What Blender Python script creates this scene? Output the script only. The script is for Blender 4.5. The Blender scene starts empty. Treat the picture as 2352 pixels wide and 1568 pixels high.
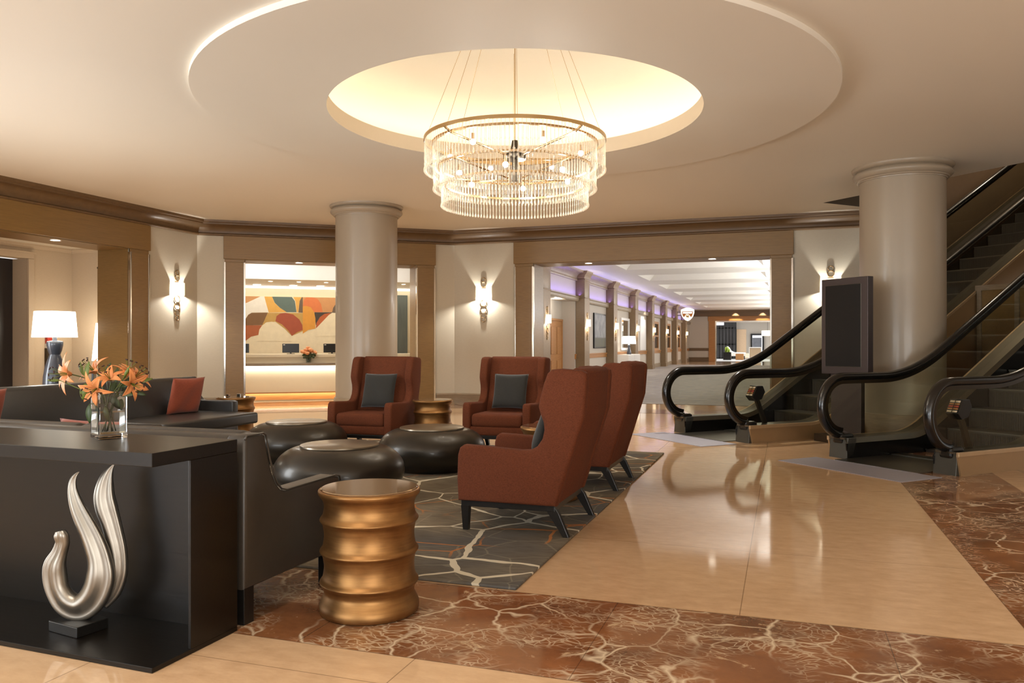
import bpy, bmesh, math, random
from mathutils import Vector, Matrix
random.seed(7)
S = bpy.context.scene
COL = S.collection
PI = math.pi
R = math.radians
# ------------------------------------------------------------------ view geometry (used to survey the room from the photograph)
FPX = 1829.0; CX = 1176.0; HY = 789.0; TH = R(18.84); EYE = 1.3
RT = Vector((math.cos(TH), math.sin(TH), 0)); FW = Vector((-math.sin(TH), math.cos(TH), 0)); UP = Vector((0, 0, 1))
CAM = Vector((0, 0, EYE))
def ray(px, py): return RT*((px-CX)/FPX) + FW + UP*((HY-py)/FPX)
def on_z(px, py, z=0.0):
    d = ray(px, py); return CAM + d*((z-EYE)/d.z)
def on_plane(px, py, p, n):
    d = ray(px, py); n = Vector(n); return CAM + d*((Vector(p)-CAM).dot(n)/d.dot(n))
cam_d = bpy.data.cameras.new('camera'); cam = bpy.data.objects.new('camera', cam_d); COL.objects.link(cam)
cam.location = CAM; cam.rotation_euler = (PI/2, 0, TH); cam_d.sensor_width = 36; cam_d.lens = 36*FPX/2352
cam_d.shift_y = 5/2352; cam_d.clip_end = 300; S.camera = cam
S.view_settings.view_transform = 'Standard'; S.view_settings.look = 'None'; S.view_settings.gamma = 1
S.view_settings.use_curve_mapping = False
# ------------------------------------------------------------------ materials
def lin(c):
    return tuple(((v/255)/12.92 if v/255 <= .04045 else ((v/255+.055)/1.055)**2.4) for v in c)
class NT:
    def __init__(s, name):
        s.m = bpy.data.materials.new(name); s.m.use_nodes = True; s.t = s.m.node_tree; s.t.nodes.clear()
        s.out = s.t.nodes.new('ShaderNodeOutputMaterial')
    def n(s, typ, **kw):
        nd = s.t.nodes.new('ShaderNode'+typ)
        for k, v in kw.items():
            if k in ('inp',):
                for a, b in v.items():
                    if hasattr(b, 'is_output') or isinstance(b, bpy.types.NodeSocket): s.t.links.new(b, nd.inputs[a])
                    else: nd.inputs[a].default_value = b
            else: setattr(nd, k, v)
        return nd
    def math(s, op, a, b=0.0, c=None, clamp=False):
        nd = s.t.nodes.new('ShaderNodeMath'); nd.operation = op; nd.use_clamp = clamp
        for i, v in enumerate((a, b, c)):
            if v is None: continue
            if isinstance(v, bpy.types.NodeSocket): s.t.links.new(v, nd.inputs[i])
            else: nd.inputs[i].default_value = v
        return nd.outputs[0]
    def mix(s, f, a, b):
        nd = s.t.nodes.new('ShaderNodeMix'); nd.data_type = 'RGBA'
        for k, v in ((0, f), (6, a), (7, b)):
            if isinstance(v, bpy.types.NodeSocket): s.t.links.new(v, nd.inputs[k])
            else: nd.inputs[k].default_value = v if k == 0 else (*v[:3], 1)
        return nd.outputs[2]
    def coord(s, scale=(1, 1, 1), kind='Object', rot=(0, 0, 0), loc=(0, 0, 0)):
        tc = s.n('TexCoord'); mp = s.n('Mapping'); s.t.links.new(tc.outputs[kind], mp.inputs[0])
        mp.inputs['Scale'].default_value = scale; mp.inputs['Rotation'].default_value = rot; mp.inputs['Location'].default_value = loc
        return mp.outputs[0]
    def noise(s, vec, scale=5, detail=4, rough=.5, dist=0):
        nd = s.n('TexNoise'); s.t.links.new(vec, nd.inputs['Vector'])
        nd.inputs['Scale'].default_value = scale; nd.inputs['Detail'].default_value = detail
        nd.inputs['Roughness'].default_value = rough; nd.inputs['Distortion'].default_value = dist
        return nd.outputs[0]
    def ramp(s, f, lo, hi, a=0.0, b=1.0):
        nd = s.n('MapRange'); s.t.links.new(f, nd.inputs[0])
        nd.inputs[1].default_value = lo; nd.inputs[2].default_value = hi; nd.inputs[3].default_value = a; nd.inputs[4].default_value = b
        nd.clamp = True; return nd.outputs[0]
    def bsdf(s, base, rough=.5, metal=0, spec=.5, coat=0, coat_r=.1, bump=None, bd=.002, sheen=0):
        p = s.n('BsdfPrincipled')
        for k, v in (('Base Color', base), ('Roughness', rough), ('Metallic', metal), ('Specular IOR Level', spec), ('Coat Weight', coat), ('Coat Roughness', coat_r), ('Sheen Weight', sheen)):
            if isinstance(v, bpy.types.NodeSocket): s.t.links.new(v, p.inputs[k])
            else: p.inputs[k].default_value = (*v[:3], 1) if k == 'Base Color' else v
        if bump is not None:
            b = s.n('Bump'); s.t.links.new(bump, b.inputs['Height']); b.inputs['Distance'].default_value = bd; b.inputs['Strength'].default_value = .6
            s.t.links.new(b.outputs[0], p.inputs['Normal'])
        s.t.links.new(p.outputs[0], s.out.inputs[0]); return p
def plain(name, rgb, rough=.5, metal=0, spec=.5, coat=0, var=.08, scale=12, sheen=0):
    t = NT(name); c = lin(rgb); f = t.noise(t.coord(), scale, 3)
    a = tuple(x*(1-var) for x in c); b = tuple(min(1, x*(1+var)) for x in c)
    t.bsdf(t.mix(f, a, b), rough, metal, spec, coat, sheen=sheen); return t.m
def wood(name, rgb, rough=.42, stretch=(1.2, 18, 26), var=.22, coat=.1, kind='Object', spec=.5):
    t = NT(name); c = lin(rgb); v = t.coord(stretch, kind)
    f = t.noise(v, 2.2, 5, .6, .4); g = t.noise(t.coord((.6, .6, .6), kind), 1.3, 2)
    f = t.math('ADD', t.math('MULTIPLY', f, .75), t.math('MULTIPLY', g, .25))
    t.bsdf(t.mix(t.ramp(f, .3, .7), tuple(x*(1-var) for x in c), tuple(x*(1+var) for x in c)), rough, 0, spec, coat, .25, bump=f, bd=.0008); return t.m
def fabric(name, rgb, var=.25, scale=260, rough=.9, sheen=.25):
    t = NT(name); c = lin(rgb)
    f = t.noise(t.coord((1, .25, 1.6)), scale, 2, .6); g = t.noise(t.coord((.3, 1, 1)), scale*.6, 2, .6)
    h = t.math('MULTIPLY', t.math('ADD', f, g), .5)
    t.bsdf(t.mix(t.ramp(h, .35, .65), tuple(x*(1-var) for x in c), tuple(x*(1+var) for x in c)), rough, 0, .2, bump=h, bd=.001, sheen=sheen); return t.m
def emit(name, rgb, strength):
    t = NT(name); e = t.n('Emission'); e.inputs[0].default_value = (*lin(rgb), 1); e.inputs[1].default_value = strength
    t.t.links.new(e.outputs[0], t.out.inputs[0]); return t.m
def pane(name, tint=(.93, .96, .94), gloss=.9, rough=.01):
    t = NT(name); tr = t.n('BsdfTransparent'); tr.inputs[0].default_value = (*tint, 1)
    gl = t.n('BsdfGlossy'); gl.inputs['Roughness'].default_value = rough; gl.inputs[0].default_value = (gloss, gloss, gloss, 1)
    lw = t.n('LayerWeight'); lw.inputs[0].default_value = .5; mx = t.n('MixShader')
    fr = t.math('ADD', t.math('MULTIPLY', t.math('POWER', lw.outputs['Facing'], 4.0), .35), .03)
    t.t.links.new(fr, mx.inputs[0]); t.t.links.new(tr.outputs[0], mx.inputs[1]); t.t.links.new(gl.outputs[0], mx.inputs[2])
    t.t.links.new(mx.outputs[0], t.out.inputs[0]); return t.m
def glass(name, ior=1.45, tint=(1, 1, 1), rough=0):
    t = NT(name); p = t.bsdf(tint, rough, 0, .5); p.inputs['Transmission Weight'].default_value = 1; p.inputs['IOR'].default_value = ior; return t.m
M = {}
M['ceiling'] = plain('ceiling_paint', (236, 230, 217), .55, var=.015, scale=.6)
M['dome'] = plain('dome_paint', (242, 236, 222), .6, var=.01)
M['lip'] = plain('cove_lip_paint', (206, 188, 162), .6, var=.02)
M['wall'] = fabric('woven_wall_covering', (199, 191, 173), .03, 90, .7, 0)
M['alcove'] = fabric('alcove_wall_covering', (205, 188, 164), .03, 90, .7, 0)
M['corridor'] = plain('corridor_wall_paint', (196, 186, 172), .6, var=.03)
M['pilaster'] = wood('brown_oak', (132, 108, 78), .45, (3, 3, 24), .15)
M['white'] = plain('white_paint', (232, 228, 220), .5, var=.01)
M['cream'] = plain('cream_lacquer', (236, 222, 190), .35, var=.02)
M['column'] = plain('taupe_column_lacquer', (164, 150, 130), .38, coat=.1, var=.02, scale=1)
M['oak'] = wood('oak_veneer', (134, 104, 58), .4, var=.16)
M['oak_v'] = wood('oak_veneer_post', (136, 106, 62), .4, (3, 3, 30), .16)
M['oakdark'] = wood('dark_oak_moulding', (104, 80, 52), .5, (.6, 5, 7), .16)
M['oakgold'] = wood('golden_oak', (176, 122, 66), .42)
M['greyoak'] = wood('grey_oak', (150, 132, 108), .45, (3, 3, 24))
M['tealpanel'] = wood('grey_green_panel', (92, 98, 92), .35, (12, 12, 1))
M['blackwood'] = wood('black_stained_wood', (22, 20, 18), .35, (2, 20, 20), .3, .0)
M['espresso'] = wood('espresso_veneer', (18, 14, 10), .33, (1.5, 24, 24), .25, .05, spec=.3)
M['chrome'] = plain('polished_metal', (214, 206, 194), .14, 1, var=.02)
M['steel'] = plain('brushed_steel', (120, 116, 106), .32, 1, var=.08)
M['darksteel'] = plain('bronze_steel', (78, 72, 64), .3, 1, var=.1)
M['decksteel'] = plain('deck_steel', (112, 106, 94), .3, .9, var=.08)
M['slate'] = plain('slate_grey_panel', (84, 83, 77), .4, .6, var=.05)
M['rubber'] = plain('black_rubber', (17, 16, 15), .22, 0, .5, .25, var=.1)
M['skirt'] = plain('dark_skirt_panel', (24, 22, 20), .25, .3, var=.15)
M['clad'] = plain('tan_cladding', (166, 136, 100), .28, .35, var=.05)
M['step'] = plain('step_metal', (74, 68, 60), .4, .5, var=.15)
M['black'] = plain('black_plastic', (14, 14, 14), .3, var=.1)
M['screen'] = plain('dark_screen', (26, 25, 25), .45, 0, .25, var=.02)
M['kiosk'] = plain('kiosk_metal', (80, 72, 72), .38, .5, var=.04)
M['orange'] = fabric('rust_upholstery', (94, 49, 29), .26, 260, .9, .0)
M['pillowgrey'] = fabric('charcoal_pillow_cloth', (45, 44, 41), .12, 200, .8)
M['pillowred'] = fabric('rust_pillow_cloth', (152, 74, 50), .15, 200, .6)
M['leather'] = plain('charcoal_leather', (50, 49, 48), .38, 0, .5, .12, var=.12, scale=30)
M['leather2'] = plain('brown_grey_leather', (54, 48, 41), .42, 0, .45, .08, var=.1, scale=30)
M['bronze'] = plain('dark_bronze_lacquer', (46, 41, 34), .34, .5, .5, .15, var=.12, scale=4)
M['bronzetop'] = plain('bronze_disc', (128, 116, 98), .3, .6, .5, .2, var=.06, scale=4)
M['mirrortop'] = plain('bronze_mirror', (176, 150, 118), .06, .85, .5, var=.01)
M['silver'] = plain('silver_leaf', (144, 137, 126), .36, .9, var=.16, scale=14)
M['gold'] = None
M['brass'] = plain('pale_brass', (196, 168, 128), .22, 1, var=.05)
M['lampbase'] = plain('blue_grey_ceramic', (50, 55, 66), .3, 0, .5, .4, var=.05)
M['shade'] = emit('lit_lamp_shade', (255, 246, 226), 3.2)
M['sconce'] = emit('lit_sconce_glass', (255, 226, 186), 1.6)
M['bulb'] = emit('lit_bulb', (255, 240, 214), 30)
M['downlight'] = emit('lit_downlight', (255, 244, 224), 9)
M['strip'] = emit('lit_strip', (255, 244, 222), 3)
M['signlit'] = emit('lit_sign_face', (255, 236, 208), 1.3)
M['poster'] = emit('lit_poster', (236, 236, 246), 1.3)
M['pane'] = pane('balustrade_glass', (.86, .87, .82))
M['shopglass'] = pane('shop_glass', (.9, .92, .92))
M['glass'] = glass('clear_glass'); M['water'] = glass('water', 1.33, (.96, 1, .98))
M['petal'] = None
M['leaf'] = plain('leaf_green', (92, 108, 38), .45, var=.3, scale=40)
M['leafd'] = plain('dark_leaf_green', (56, 72, 34), .45, var=.3, scale=40)
M['stem'] = plain('stem_green', (70, 84, 36), .5, var=.2)
M['anther'] = plain('dark_anther', (52, 24, 14), .8, var=.2)
M['plasterwhite'] = plain('white_lacquer', (235, 232, 228), .3, var=.01)
def mk_gold():
    t = NT('gold_leaf'); f = t.noise(t.coord((2, 2, 30)), 3, 5, .6); g = t.noise(t.coord(), 9, 4)
    h = t.math('ADD', t.math('MULTIPLY', f, .5), t.math('MULTIPLY', g, .5))
    t.bsdf(t.mix(t.ramp(h, .3, .7), lin((122, 86, 50)), lin((164, 122, 74))), t.ramp(h, .3, .7, .38, .5), .9, .5, bump=h, bd=.0006); return t.m
M['gold'] = mk_gold()
def mk_petal():
    t = NT('orange_petal'); f = t.noise(t.coord((1, 1, 1)), 30, 3)
    p = t.bsdf(t.mix(f, lin((206, 122, 66)), lin((226, 156, 100))), .5, 0, .3); p.inputs['Subsurface Weight'].default_value = .15; p.inputs['Subsurface Radius'].default_value = (.02, .01, .005); return t.m
M['petal'] = mk_petal()
def mk_rose():
    t = NT('peach_rose'); f = t.noise(t.coord(), 40, 3); t.bsdf(t.mix(f, lin((226, 120, 50)), lin((250, 200, 150))), .6, 0, .3); return t.m
M['rose'] = mk_rose()
def mk_crystal():
    t = NT('crystal_glass'); tr = t.n('BsdfTransparent'); tr.inputs[0].default_value = (1, .985, .96, 1)
    p = t.n('BsdfPrincipled'); p.inputs['Base Color'].default_value = (.86, .78, .66, 1); p.inputs['Roughness'].default_value = .1; p.inputs['Specular IOR Level'].default_value = 1
    mx = t.n('MixShader'); mx.inputs[0].default_value = .34
    t.t.links.new(tr.outputs[0], mx.inputs[1]); t.t.links.new(p.outputs[0], mx.inputs[2]); t.t.links.new(mx.outputs[0], t.out.inputs[0]); return t.m
M['crystal'] = mk_crystal()
def mk_stone():
    t = NT('beige_limestone'); v = t.coord(); sx = t.n('SeparateXYZ'); t.t.links.new(v, sx.inputs[0])
    def joint(s, off):
        fr = t.math('FRACT', t.math('DIVIDE', t.math('SUBTRACT', s, off), 1.24)); d = t.math('MINIMUM', fr, t.math('SUBTRACT', 1.0, fr))
        return t.math('LESS_THAN', d, .0022)
    j = t.math('MAXIMUM', joint(sx.outputs[0], -.2), joint(sx.outputs[1], 3.96))
    f = t.noise(t.coord((1, 2.2, 1)), 7, 8, .7); g = t.noise(v, .8, 3); sp = t.noise(t.coord((1, 2.5, 1)), 30, 4, .8)
    c = t.mix(t.ramp(f, .3, .7), lin((184, 148, 112)), lin((208, 173, 136)))
    c = t.mix(t.ramp(g, .35, .65, 0, .35), c, lin((212, 180, 142)))
    c = t.mix(t.ramp(sp, .66, .72, 0, .22), c, lin((128, 92, 62)))
    c = t.mix(t.math('MULTIPLY', j, .6), c, lin((112, 84, 60)))
    t.bsdf(c, t.ramp(f, .3, .7, .05, .09), 0, .34); return t.m
M['stone'] = mk_stone()
def mk_marble():
    t = NT('red_marble'); v = t.coord()
    sx = t.n('SeparateXYZ'); t.t.links.new(v, sx.inputs[0])
    nz = t.n('TexNoise'); t.t.links.new(v, nz.inputs['Vector']); nz.inputs['Scale'].default_value = 3; nz.inputs['Detail'].default_value = 3.2
    wv = t.n('VectorMath', operation='MULTIPLY_ADD'); t.t.links.new(nz.outputs['Color'], wv.inputs[0]); wv.inputs[1].default_value = (.26, .26, .26); t.t.links.new(v, wv.inputs[2])
    def veins(scale, width, stretch=(1, 1, 1)):
        mp = t.n('Mapping'); t.t.links.new(wv.outputs[0], mp.inputs[0]); mp.inputs['Scale'].default_value = stretch
        vo = t.n('TexVoronoi', feature='DISTANCE_TO_EDGE'); t.t.links.new(mp.outputs[0], vo.inputs['Vector']); vo.inputs['Scale'].default_value = scale
        return t.ramp(vo.outputs['Distance'], 0, width, 1, 0)
    big = t.noise(v, 1.4, 4); mask = t.ramp(t.noise(v, 2.6, 3), .42, .6)
    c = t.mix(t.ramp(t.noise(v, 2.2, 6, .65), .3, .7), lin((96, 60, 38)), lin((150, 98, 60)))
    c = t.mix(t.ramp(big, .45, .7, 0, .5), c, lin((120, 78, 56)))
    v1 = t.math('MULTIPLY', veins(3.4, .035), t.ramp(t.noise(v, 1.7, 2), .4, .55)); v2 = t.math('MULTIPLY', veins(6.5, .05, (1, 1.8, 1)), mask); v3 = t.math('MULTIPLY', veins(17, .08, (1, 2, 1)), t.math('MULTIPLY', mask, .7))
    a = t.math('MAXIMUM', t.math('MAXIMUM', v1, t.math('MULTIPLY', v2, .7)), v3)
    c = t.mix(t.math('MULTIPLY', a, .85), c, lin((226, 206, 176)))
    blob = t.ramp(t.noise(v, 5.5, 6, .7, .8), .61, .68)
    c = t.mix(t.math('MULTIPLY', blob, .8), c, lin((206, 178, 142)))
    def joint(s, off):
        fr = t.math('FRACT', t.math('DIVIDE', t.math('SUBTRACT', s, off), 1.22)); d = t.math('MINIMUM', fr, t.math('SUBTRACT', 1.0, fr))
        return t.math('LESS_THAN', d, .0018)
    j = t.math('MAXIMUM', joint(sx.outputs[0], .433), joint(sx.outputs[1], 2.98+1.22*.79))
    c = t.mix(t.math('MULTIPLY', j, .5), c, lin((60, 40, 28)))
    t.bsdf(c, .09, 0, .5); return t.m
M['marble'] = mk_marble()
def mk_rug():
    t = NT('patterned_rug'); v = t.coord()
    nz = t.n('TexNoise'); t.t.links.new(v, nz.inputs['Vector']); nz.inputs['Scale'].default_value = 4; nz.inputs['Detail'].default_value = 2
    wv = t.n('VectorMath', operation='MULTIPLY_ADD'); t.t.links.new(nz.outputs['Color'], wv.inputs[0]); wv.inputs[1].default_value = (.06, .06, .06); t.t.links.new(v, wv.inputs[2])
    def lines(scale, width, off):
        mp = t.n('Mapping'); t.t.links.new(wv.outputs[0], mp.inputs[0]); mp.inputs['Location'].default_value = off
        vo = t.n('TexVoronoi', feature='DISTANCE_TO_EDGE'); t.t.links.new(mp.outputs[0], vo.inputs['Vector']); vo.inputs['Scale'].default_value = scale
        return t.math('LESS_THAN', vo.outputs['Distance'], width)
    w = t.ramp(t.noise(v, 1.7, 2), .42, .7, .009, .034)
    c = t.mix(t.ramp(t.noise(v, 1.6, 4), .35, .65), lin((96, 86, 72)), lin((128, 116, 98)))
    c = t.mix(t.ramp(t.noise(t.coord(loc=(5, 3, 0)), .7, 2), .48, .62, 0, .8), c, lin((84, 84, 84)))
    c = t.mix(t.ramp(t.noise(t.coord((1, 4, 1)), 9, 4), .45, .7, 0, .35), c, lin((70, 64, 54)))
    c = t.mix(t.math('MULTIPLY', lines(2.6, .012, (3, 1, 0)), .25), c, lin((160, 150, 130)))
    om = t.ramp(t.noise(t.coord(loc=(2, 9, 0)), .9, 2), .5, .56)
    c = t.mix(t.math('MULTIPLY', t.math('MULTIPLY', lines(1.9, .014, (7, 4, 0)), om), .8), c, lin((176, 112, 62)))
    c = t.mix(t.math('MULTIPLY', lines(1.35, w, (0, 0, 0)), .95), c, lin((206, 196, 174)))
    p = t.noise(v, 400, 2); t.bsdf(c, .95, 0, .1, bump=p, bd=.003); return t.m
M['rug'] = mk_rug()
def mk_carpet():
    t = NT('corridor_carpet'); f = t.noise(t.coord((.8, 2.5, 1)), 3, 5, .65); g = t.noise(t.coord((2, 6, 1)), 4, 3)
    c = t.mix(t.ramp(f, .35, .65), lin((136, 131, 128)), lin((176, 166, 156))); c = t.mix(t.ramp(g, .55, .7, 0, .6), c, lin((140, 156, 182)))
    t.bsdf(c, .95, 0, .1); return t.m
M['carpet'] = mk_carpet()
# ------------------------------------------------------------------ mesh building
class MB:
    def __init__(s): s.bm = bmesh.new(); s.mi = 0
    def _tag(s, faces):
        for f in faces: f.material_index = s.mi
    def face(s, pts):
        f = s.bm.faces.new([s.bm.verts.new(p) for p in pts]); f.material_index = s.mi; return f
    def box(s, x0, y0, z0, x1, y1, z1, bevel=0, seg=2, mat=None):
        r = bmesh.ops.create_cube(s.bm, size=1)
        vs = r['verts']
        for v in vs:
            v.co = Vector(((x0+x1)/2+v.co.x*(x1-x0), (y0+y1)/2+v.co.y*(y1-y0), (z0+z1)/2+v.co.z*(z1-z0)))
        fs = set(f for v in vs for f in v.link_faces); s._tag(fs)
        if bevel:
            es = list(set(e for v in vs for e in v.link_edges))
            q = bmesh.ops.bevel(s.bm, geom=es, offset=bevel, segments=seg, affect='EDGES', profile=.5); s._tag(q['faces'])
            vs = list(set(v for f in fs if f.is_valid for v in f.verts) | set(v for f in q['faces'] for v in f.verts))
        if mat is not None: bmesh.ops.transform(s.bm, matrix=mat, verts=vs)
        return vs
    def prism(s, poly, axis, a, b, bevel=0, seg=2):
        """closed 2D polygon extruded along an axis: 'x' -> (y,z), 'y' -> (x,z), 'z' -> (x,y)"""
        def P(p, t): return {'x': (t, p[0], p[1]), 'y': (p[0], t, p[1]), 'z': (p[0], p[1], t)}[axis]
        n = len(poly); va = [s.bm.verts.new(P(p, a)) for p in poly]; vb = [s.bm.verts.new(P(p, b)) for p in poly]
        fs = [s.bm.faces.new(va), s.bm.faces.new(vb[::-1])]
        for i in range(n): fs.append(s.bm.faces.new((va[i], vb[i], vb[(i+1) % n], va[(i+1) % n])))
        bmesh.ops.recalc_face_normals(s.bm, faces=fs); s._tag(fs)
        if bevel:
            es = [e for e in set(list(fs[0].edges)+list(fs[1].edges))]
            q = bmesh.ops.bevel(s.bm, geom=es, offset=bevel, segments=seg, affect='EDGES', profile=.5); s._tag(q['faces'])
        return va+vb
    def lathe(s, prof, seg=48, cx=0, cy=0, a0=0, a1=2*PI):
        full = abs(a1-a0-2*PI) < 1e-6; rings = []; m = seg if full else seg+1
        for r, z in prof:
            if r < 1e-6: rings.append([s.bm.verts.new((cx, cy, z))])
            else: rings.append([s.bm.verts.new((cx+r*math.cos(a0+(a1-a0)*i/seg), cy+r*math.sin(a0+(a1-a0)*i/seg), z)) for i in range(m)])
        for A, B in zip(rings, rings[1:]):
            for i in range(seg):
                j = (i+1) % m
                q = [A[i % len(A)], A[j % len(A)], B[j % len(B)], B[i % len(B)]]; q = list(dict.fromkeys(q))
                if len(q) > 2:
                    try: s.bm.faces.new(q).material_index = s.mi
                    except ValueError: pass
    def sweep(s, path, prof, closed=False, up=None, caps=True, scale=None):
        """sweep a closed 2D profile (a along side, b along up) on a 3D path"""
        n = len(path); path = [Vector(p) for p in path]; rings = []
        for i in range(n):
            if closed: t = (path[(i+1) % n]-path[i-1]).normalized()
            elif i == 0: t = (path[1]-path[0]).normalized()
            elif i == n-1: t = (path[-1]-path[-2]).normalized()
            else: t = ((path[i+1]-path[i]).normalized()+(path[i]-path[i-1]).normalized()).normalized()
            if up is None:
                ref = Vector((0, 0, 1)) if abs(t.z) < .9 else Vector((1, 0, 0)); side = t.cross(ref).normalized(); u = side.cross(t).normalized()
            else:
                side = Vector(up).normalized(); u = side.cross(t).normalized()
            k = scale[i] if scale else (1, 1)
            if not isinstance(k, tuple): k = (k, k)
            rings.append([s.bm.verts.new(path[i]+side*a*k[0]+u*b*k[1]) for a, b in prof])
        m = len(prof); fs = []
        for i in range(n if closed else n-1):
            A, B = rings[i], rings[(i+1) % n]
            for j in range(m): fs.append(s.bm.faces.new((A[j], A[(j+1) % m], B[(j+1) % m], B[j])))
        if not closed and caps: fs += [s.bm.faces.new(rings[0][::-1]), s.bm.faces.new(rings[-1])]
        s._tag(fs); bmesh.ops.recalc_face_normals(s.bm, faces=fs)
    def tube(s, path, r, seg=8, closed=False, scale=None):
        s.sweep(path, [(r*math.cos(2*PI*i/seg), r*math.sin(2*PI*i/seg)) for i in range(seg)], closed, scale=scale)
    def ball(s, c, r, u=16, v=10, sc=(1, 1, 1)):
        q = bmesh.ops.create_uvsphere(s.bm, u_segments=u, v_segments=v, radius=r)
        for w in q['verts']: w.co = Vector((c[0]+w.co.x*sc[0], c[1]+w.co.y*sc[1], c[2]+w.co.z*sc[2]))
        s._tag(set(f for w in q['verts'] for f in w.link_faces))
    def build(s, name, mats, parent=None, smooth=False, auto=None):
        me = bpy.data.meshes.new(name); s.bm.normal_update(); s.bm.to_mesh(me); s.bm.free()
        o = bpy.data.objects.new(name, me); COL.objects.link(o)
        for m in (mats if isinstance(mats, (list, tuple)) else [mats]): me.materials.append(m)
        if smooth or auto:
            for p in me.polygons: p.use_smooth = True
            if auto:
                bm = bmesh.new(); bm.from_mesh(me)
                for e in bm.edges:
                    if len(e.link_faces) == 2 and e.calc_face_angle() > R(auto): e.smooth = False
                bm.to_mesh(me); bm.free()
        if parent: o.parent = parent
        return o
def thing(name, label, cat, loc=(0, 0, 0), rz=0, group=None):
    o = bpy.data.objects.new(name, None); COL.objects.link(o); o.location = loc; o.rotation_euler = (0, 0, rz); o.empty_display_size = .1
    o['label'] = label; o['category'] = cat
    if group: o['group'] = group
    return o
def tag(o, label, cat, group=None, kind=None):
    o['label'] = label; o['category'] = cat
    if group: o['group'] = group
    if kind: o['kind'] = kind
    return o
def struct(o): o['kind'] = 'structure'; return o
def place(o, loc, rz=0): o.location = loc; o.rotation_euler = (0, 0, rz); return o
def dup(root, loc, rz, label, group=None):
    def cp(o, par):
        c = o.copy(); COL.objects.link(c); c.parent = par
        for ch in list(o.children): cp(ch, c)
        return c
    r = cp(root, None); r.location = loc; r.rotation_euler = (0, 0, rz); r['label'] = label
    if group: r['group'] = group
    return r
def light(kind, loc, power, color=(1, 1, 1), size=.1, rot=None, **kw):
    d = bpy.data.lights.new('scene_light', kind); o = bpy.data.objects.new('scene_light', d); COL.objects.link(o); o.location = loc
    d.energy = power; d.color = color
    if kind == 'AREA': d.size = size if not isinstance(size, tuple) else size[0]
    if kind == 'AREA' and isinstance(size, tuple): d.shape = 'RECTANGLE'; d.size_y = size[1]
    if kind in ('POINT', 'SPOT'): d.shadow_soft_size = size
    if rot is not None: o.rotation_euler = rot
    for k, v in kw.items(): setattr(d, k, v)
    return o
def smooth_path(pts, n=8):
    """Catmull-Rom through points"""
    P = [Vector(p) for p in pts]; out = []
    for i in range(len(P)-1):
        a, b, c, d = P[max(i-1, 0)], P[i], P[i+1], P[min(i+2, len(P)-1)]
        for k in range(n):
            t = k/n; out.append(.5*((2*b)+(c-a)*t+(2*a-5*b+4*c-d)*t*t+(3*b-a-3*c+d)*t**3))
    out.append(P[-1]); return out
def spline1(vals, n=8):
    return [v.x for v in smooth_path([(v, 0, 0) for v in vals], n)]
def aim(d): return Vector(d).to_track_quat('-Z', 'Y').to_euler()
WARM = (1, .86, .68); WARMW = (1, .94, .84); COOL = (.9, .95, 1)
# ------------------------------------------------------------------ the room shell
CZ, DZ, HZ, CBZ = 3.70, 3.65, 2.97, 3.42      # ceiling, dropped disc, portal header underside, crown underside
AX, CY = -10.85, 15.85
BETA = R(37.5); BC = Vector((-6.72, CY, 0)); bx, by = math.cos(BETA), math.sin(BETA); BL = 5.108
AB = Vector((BC.x-BL*bx, BC.y-BL*by, 0)); AB.x = AX
bx, by = (BC-AB).normalized().x, (BC-AB).normalized().y; BL = (BC-AB).length; BETA = math.atan2(by, bx)
BN = Vector((-by, bx, 0)); BD = Vector((bx, by, 0))
E2 = Vector((.70711, .70711, 0)); N2 = Vector((.70711, -.70711, 0)); O1 = Vector((-1.55, 11.93, 0))
def esc(u, v, z=0): return O1+E2*u+N2*v+UP*z
def bxof(px, m=0):
    p = on_plane(px, 700, AB+BN*m, BN); return (p-AB).dot(BD)
def bpt(px, py, m):
    p = on_plane(px, py, AB+BN*m, BN); return ((p-AB).dot(BD), m, p.z)
# floor
b = MB(); b.face([(-20, -5, 0), (12, -5, 0), (12, 75, 0), (-20, 75, 0)]); floor = struct(b.build('floor', M['stone']))
b = MB(); z = .002
def quad(x0, y0, x1, y1, zz): b.face([(x0, y0, zz), (x1, y0, zz), (x1, y1, zz), (x0, y1, zz)])
quad(-20, 2.98, 1.04, 3.95, z); quad(1.04, 2.98, 1.985, 12, z); quad(1.985, 2.98, 12, 3.95, z)
o = b.build('marble_band', M['marble'], floor)
b = MB(); p0 = AB-BN*1.05-BD*.3; p1 = BC-BN*1.05+Vector((.05, 0, 0))
b.face([p0+UP*z, p1+UP*z, BC-BN*.1+UP*z, AB-BN*.1+UP*z]); b.face([p1+UP*z, Vector((2, CY-1.05, z)), Vector((2, CY-.05, z)), BC+Vector((0, -.05, z))])
rb = [AB+BN*.72+BD*.2, AB+BN*.72+BD*4.9, AB+BN*1.75+BD*4.9, AB+BN*1.75+BD*.2]; b.face([p+UP*z for p in rb]); b.build('marble_border', M['marble'], floor)
b = MB(); quad(-6.65, 17.25, .6, 50, .004); b.build('carpet', M['carpet'], floor)
b = MB(); quad(-6.65, 60.1, 4, 74, .004); b.build('shop_floor', M['plasterwhite'], floor)
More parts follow.
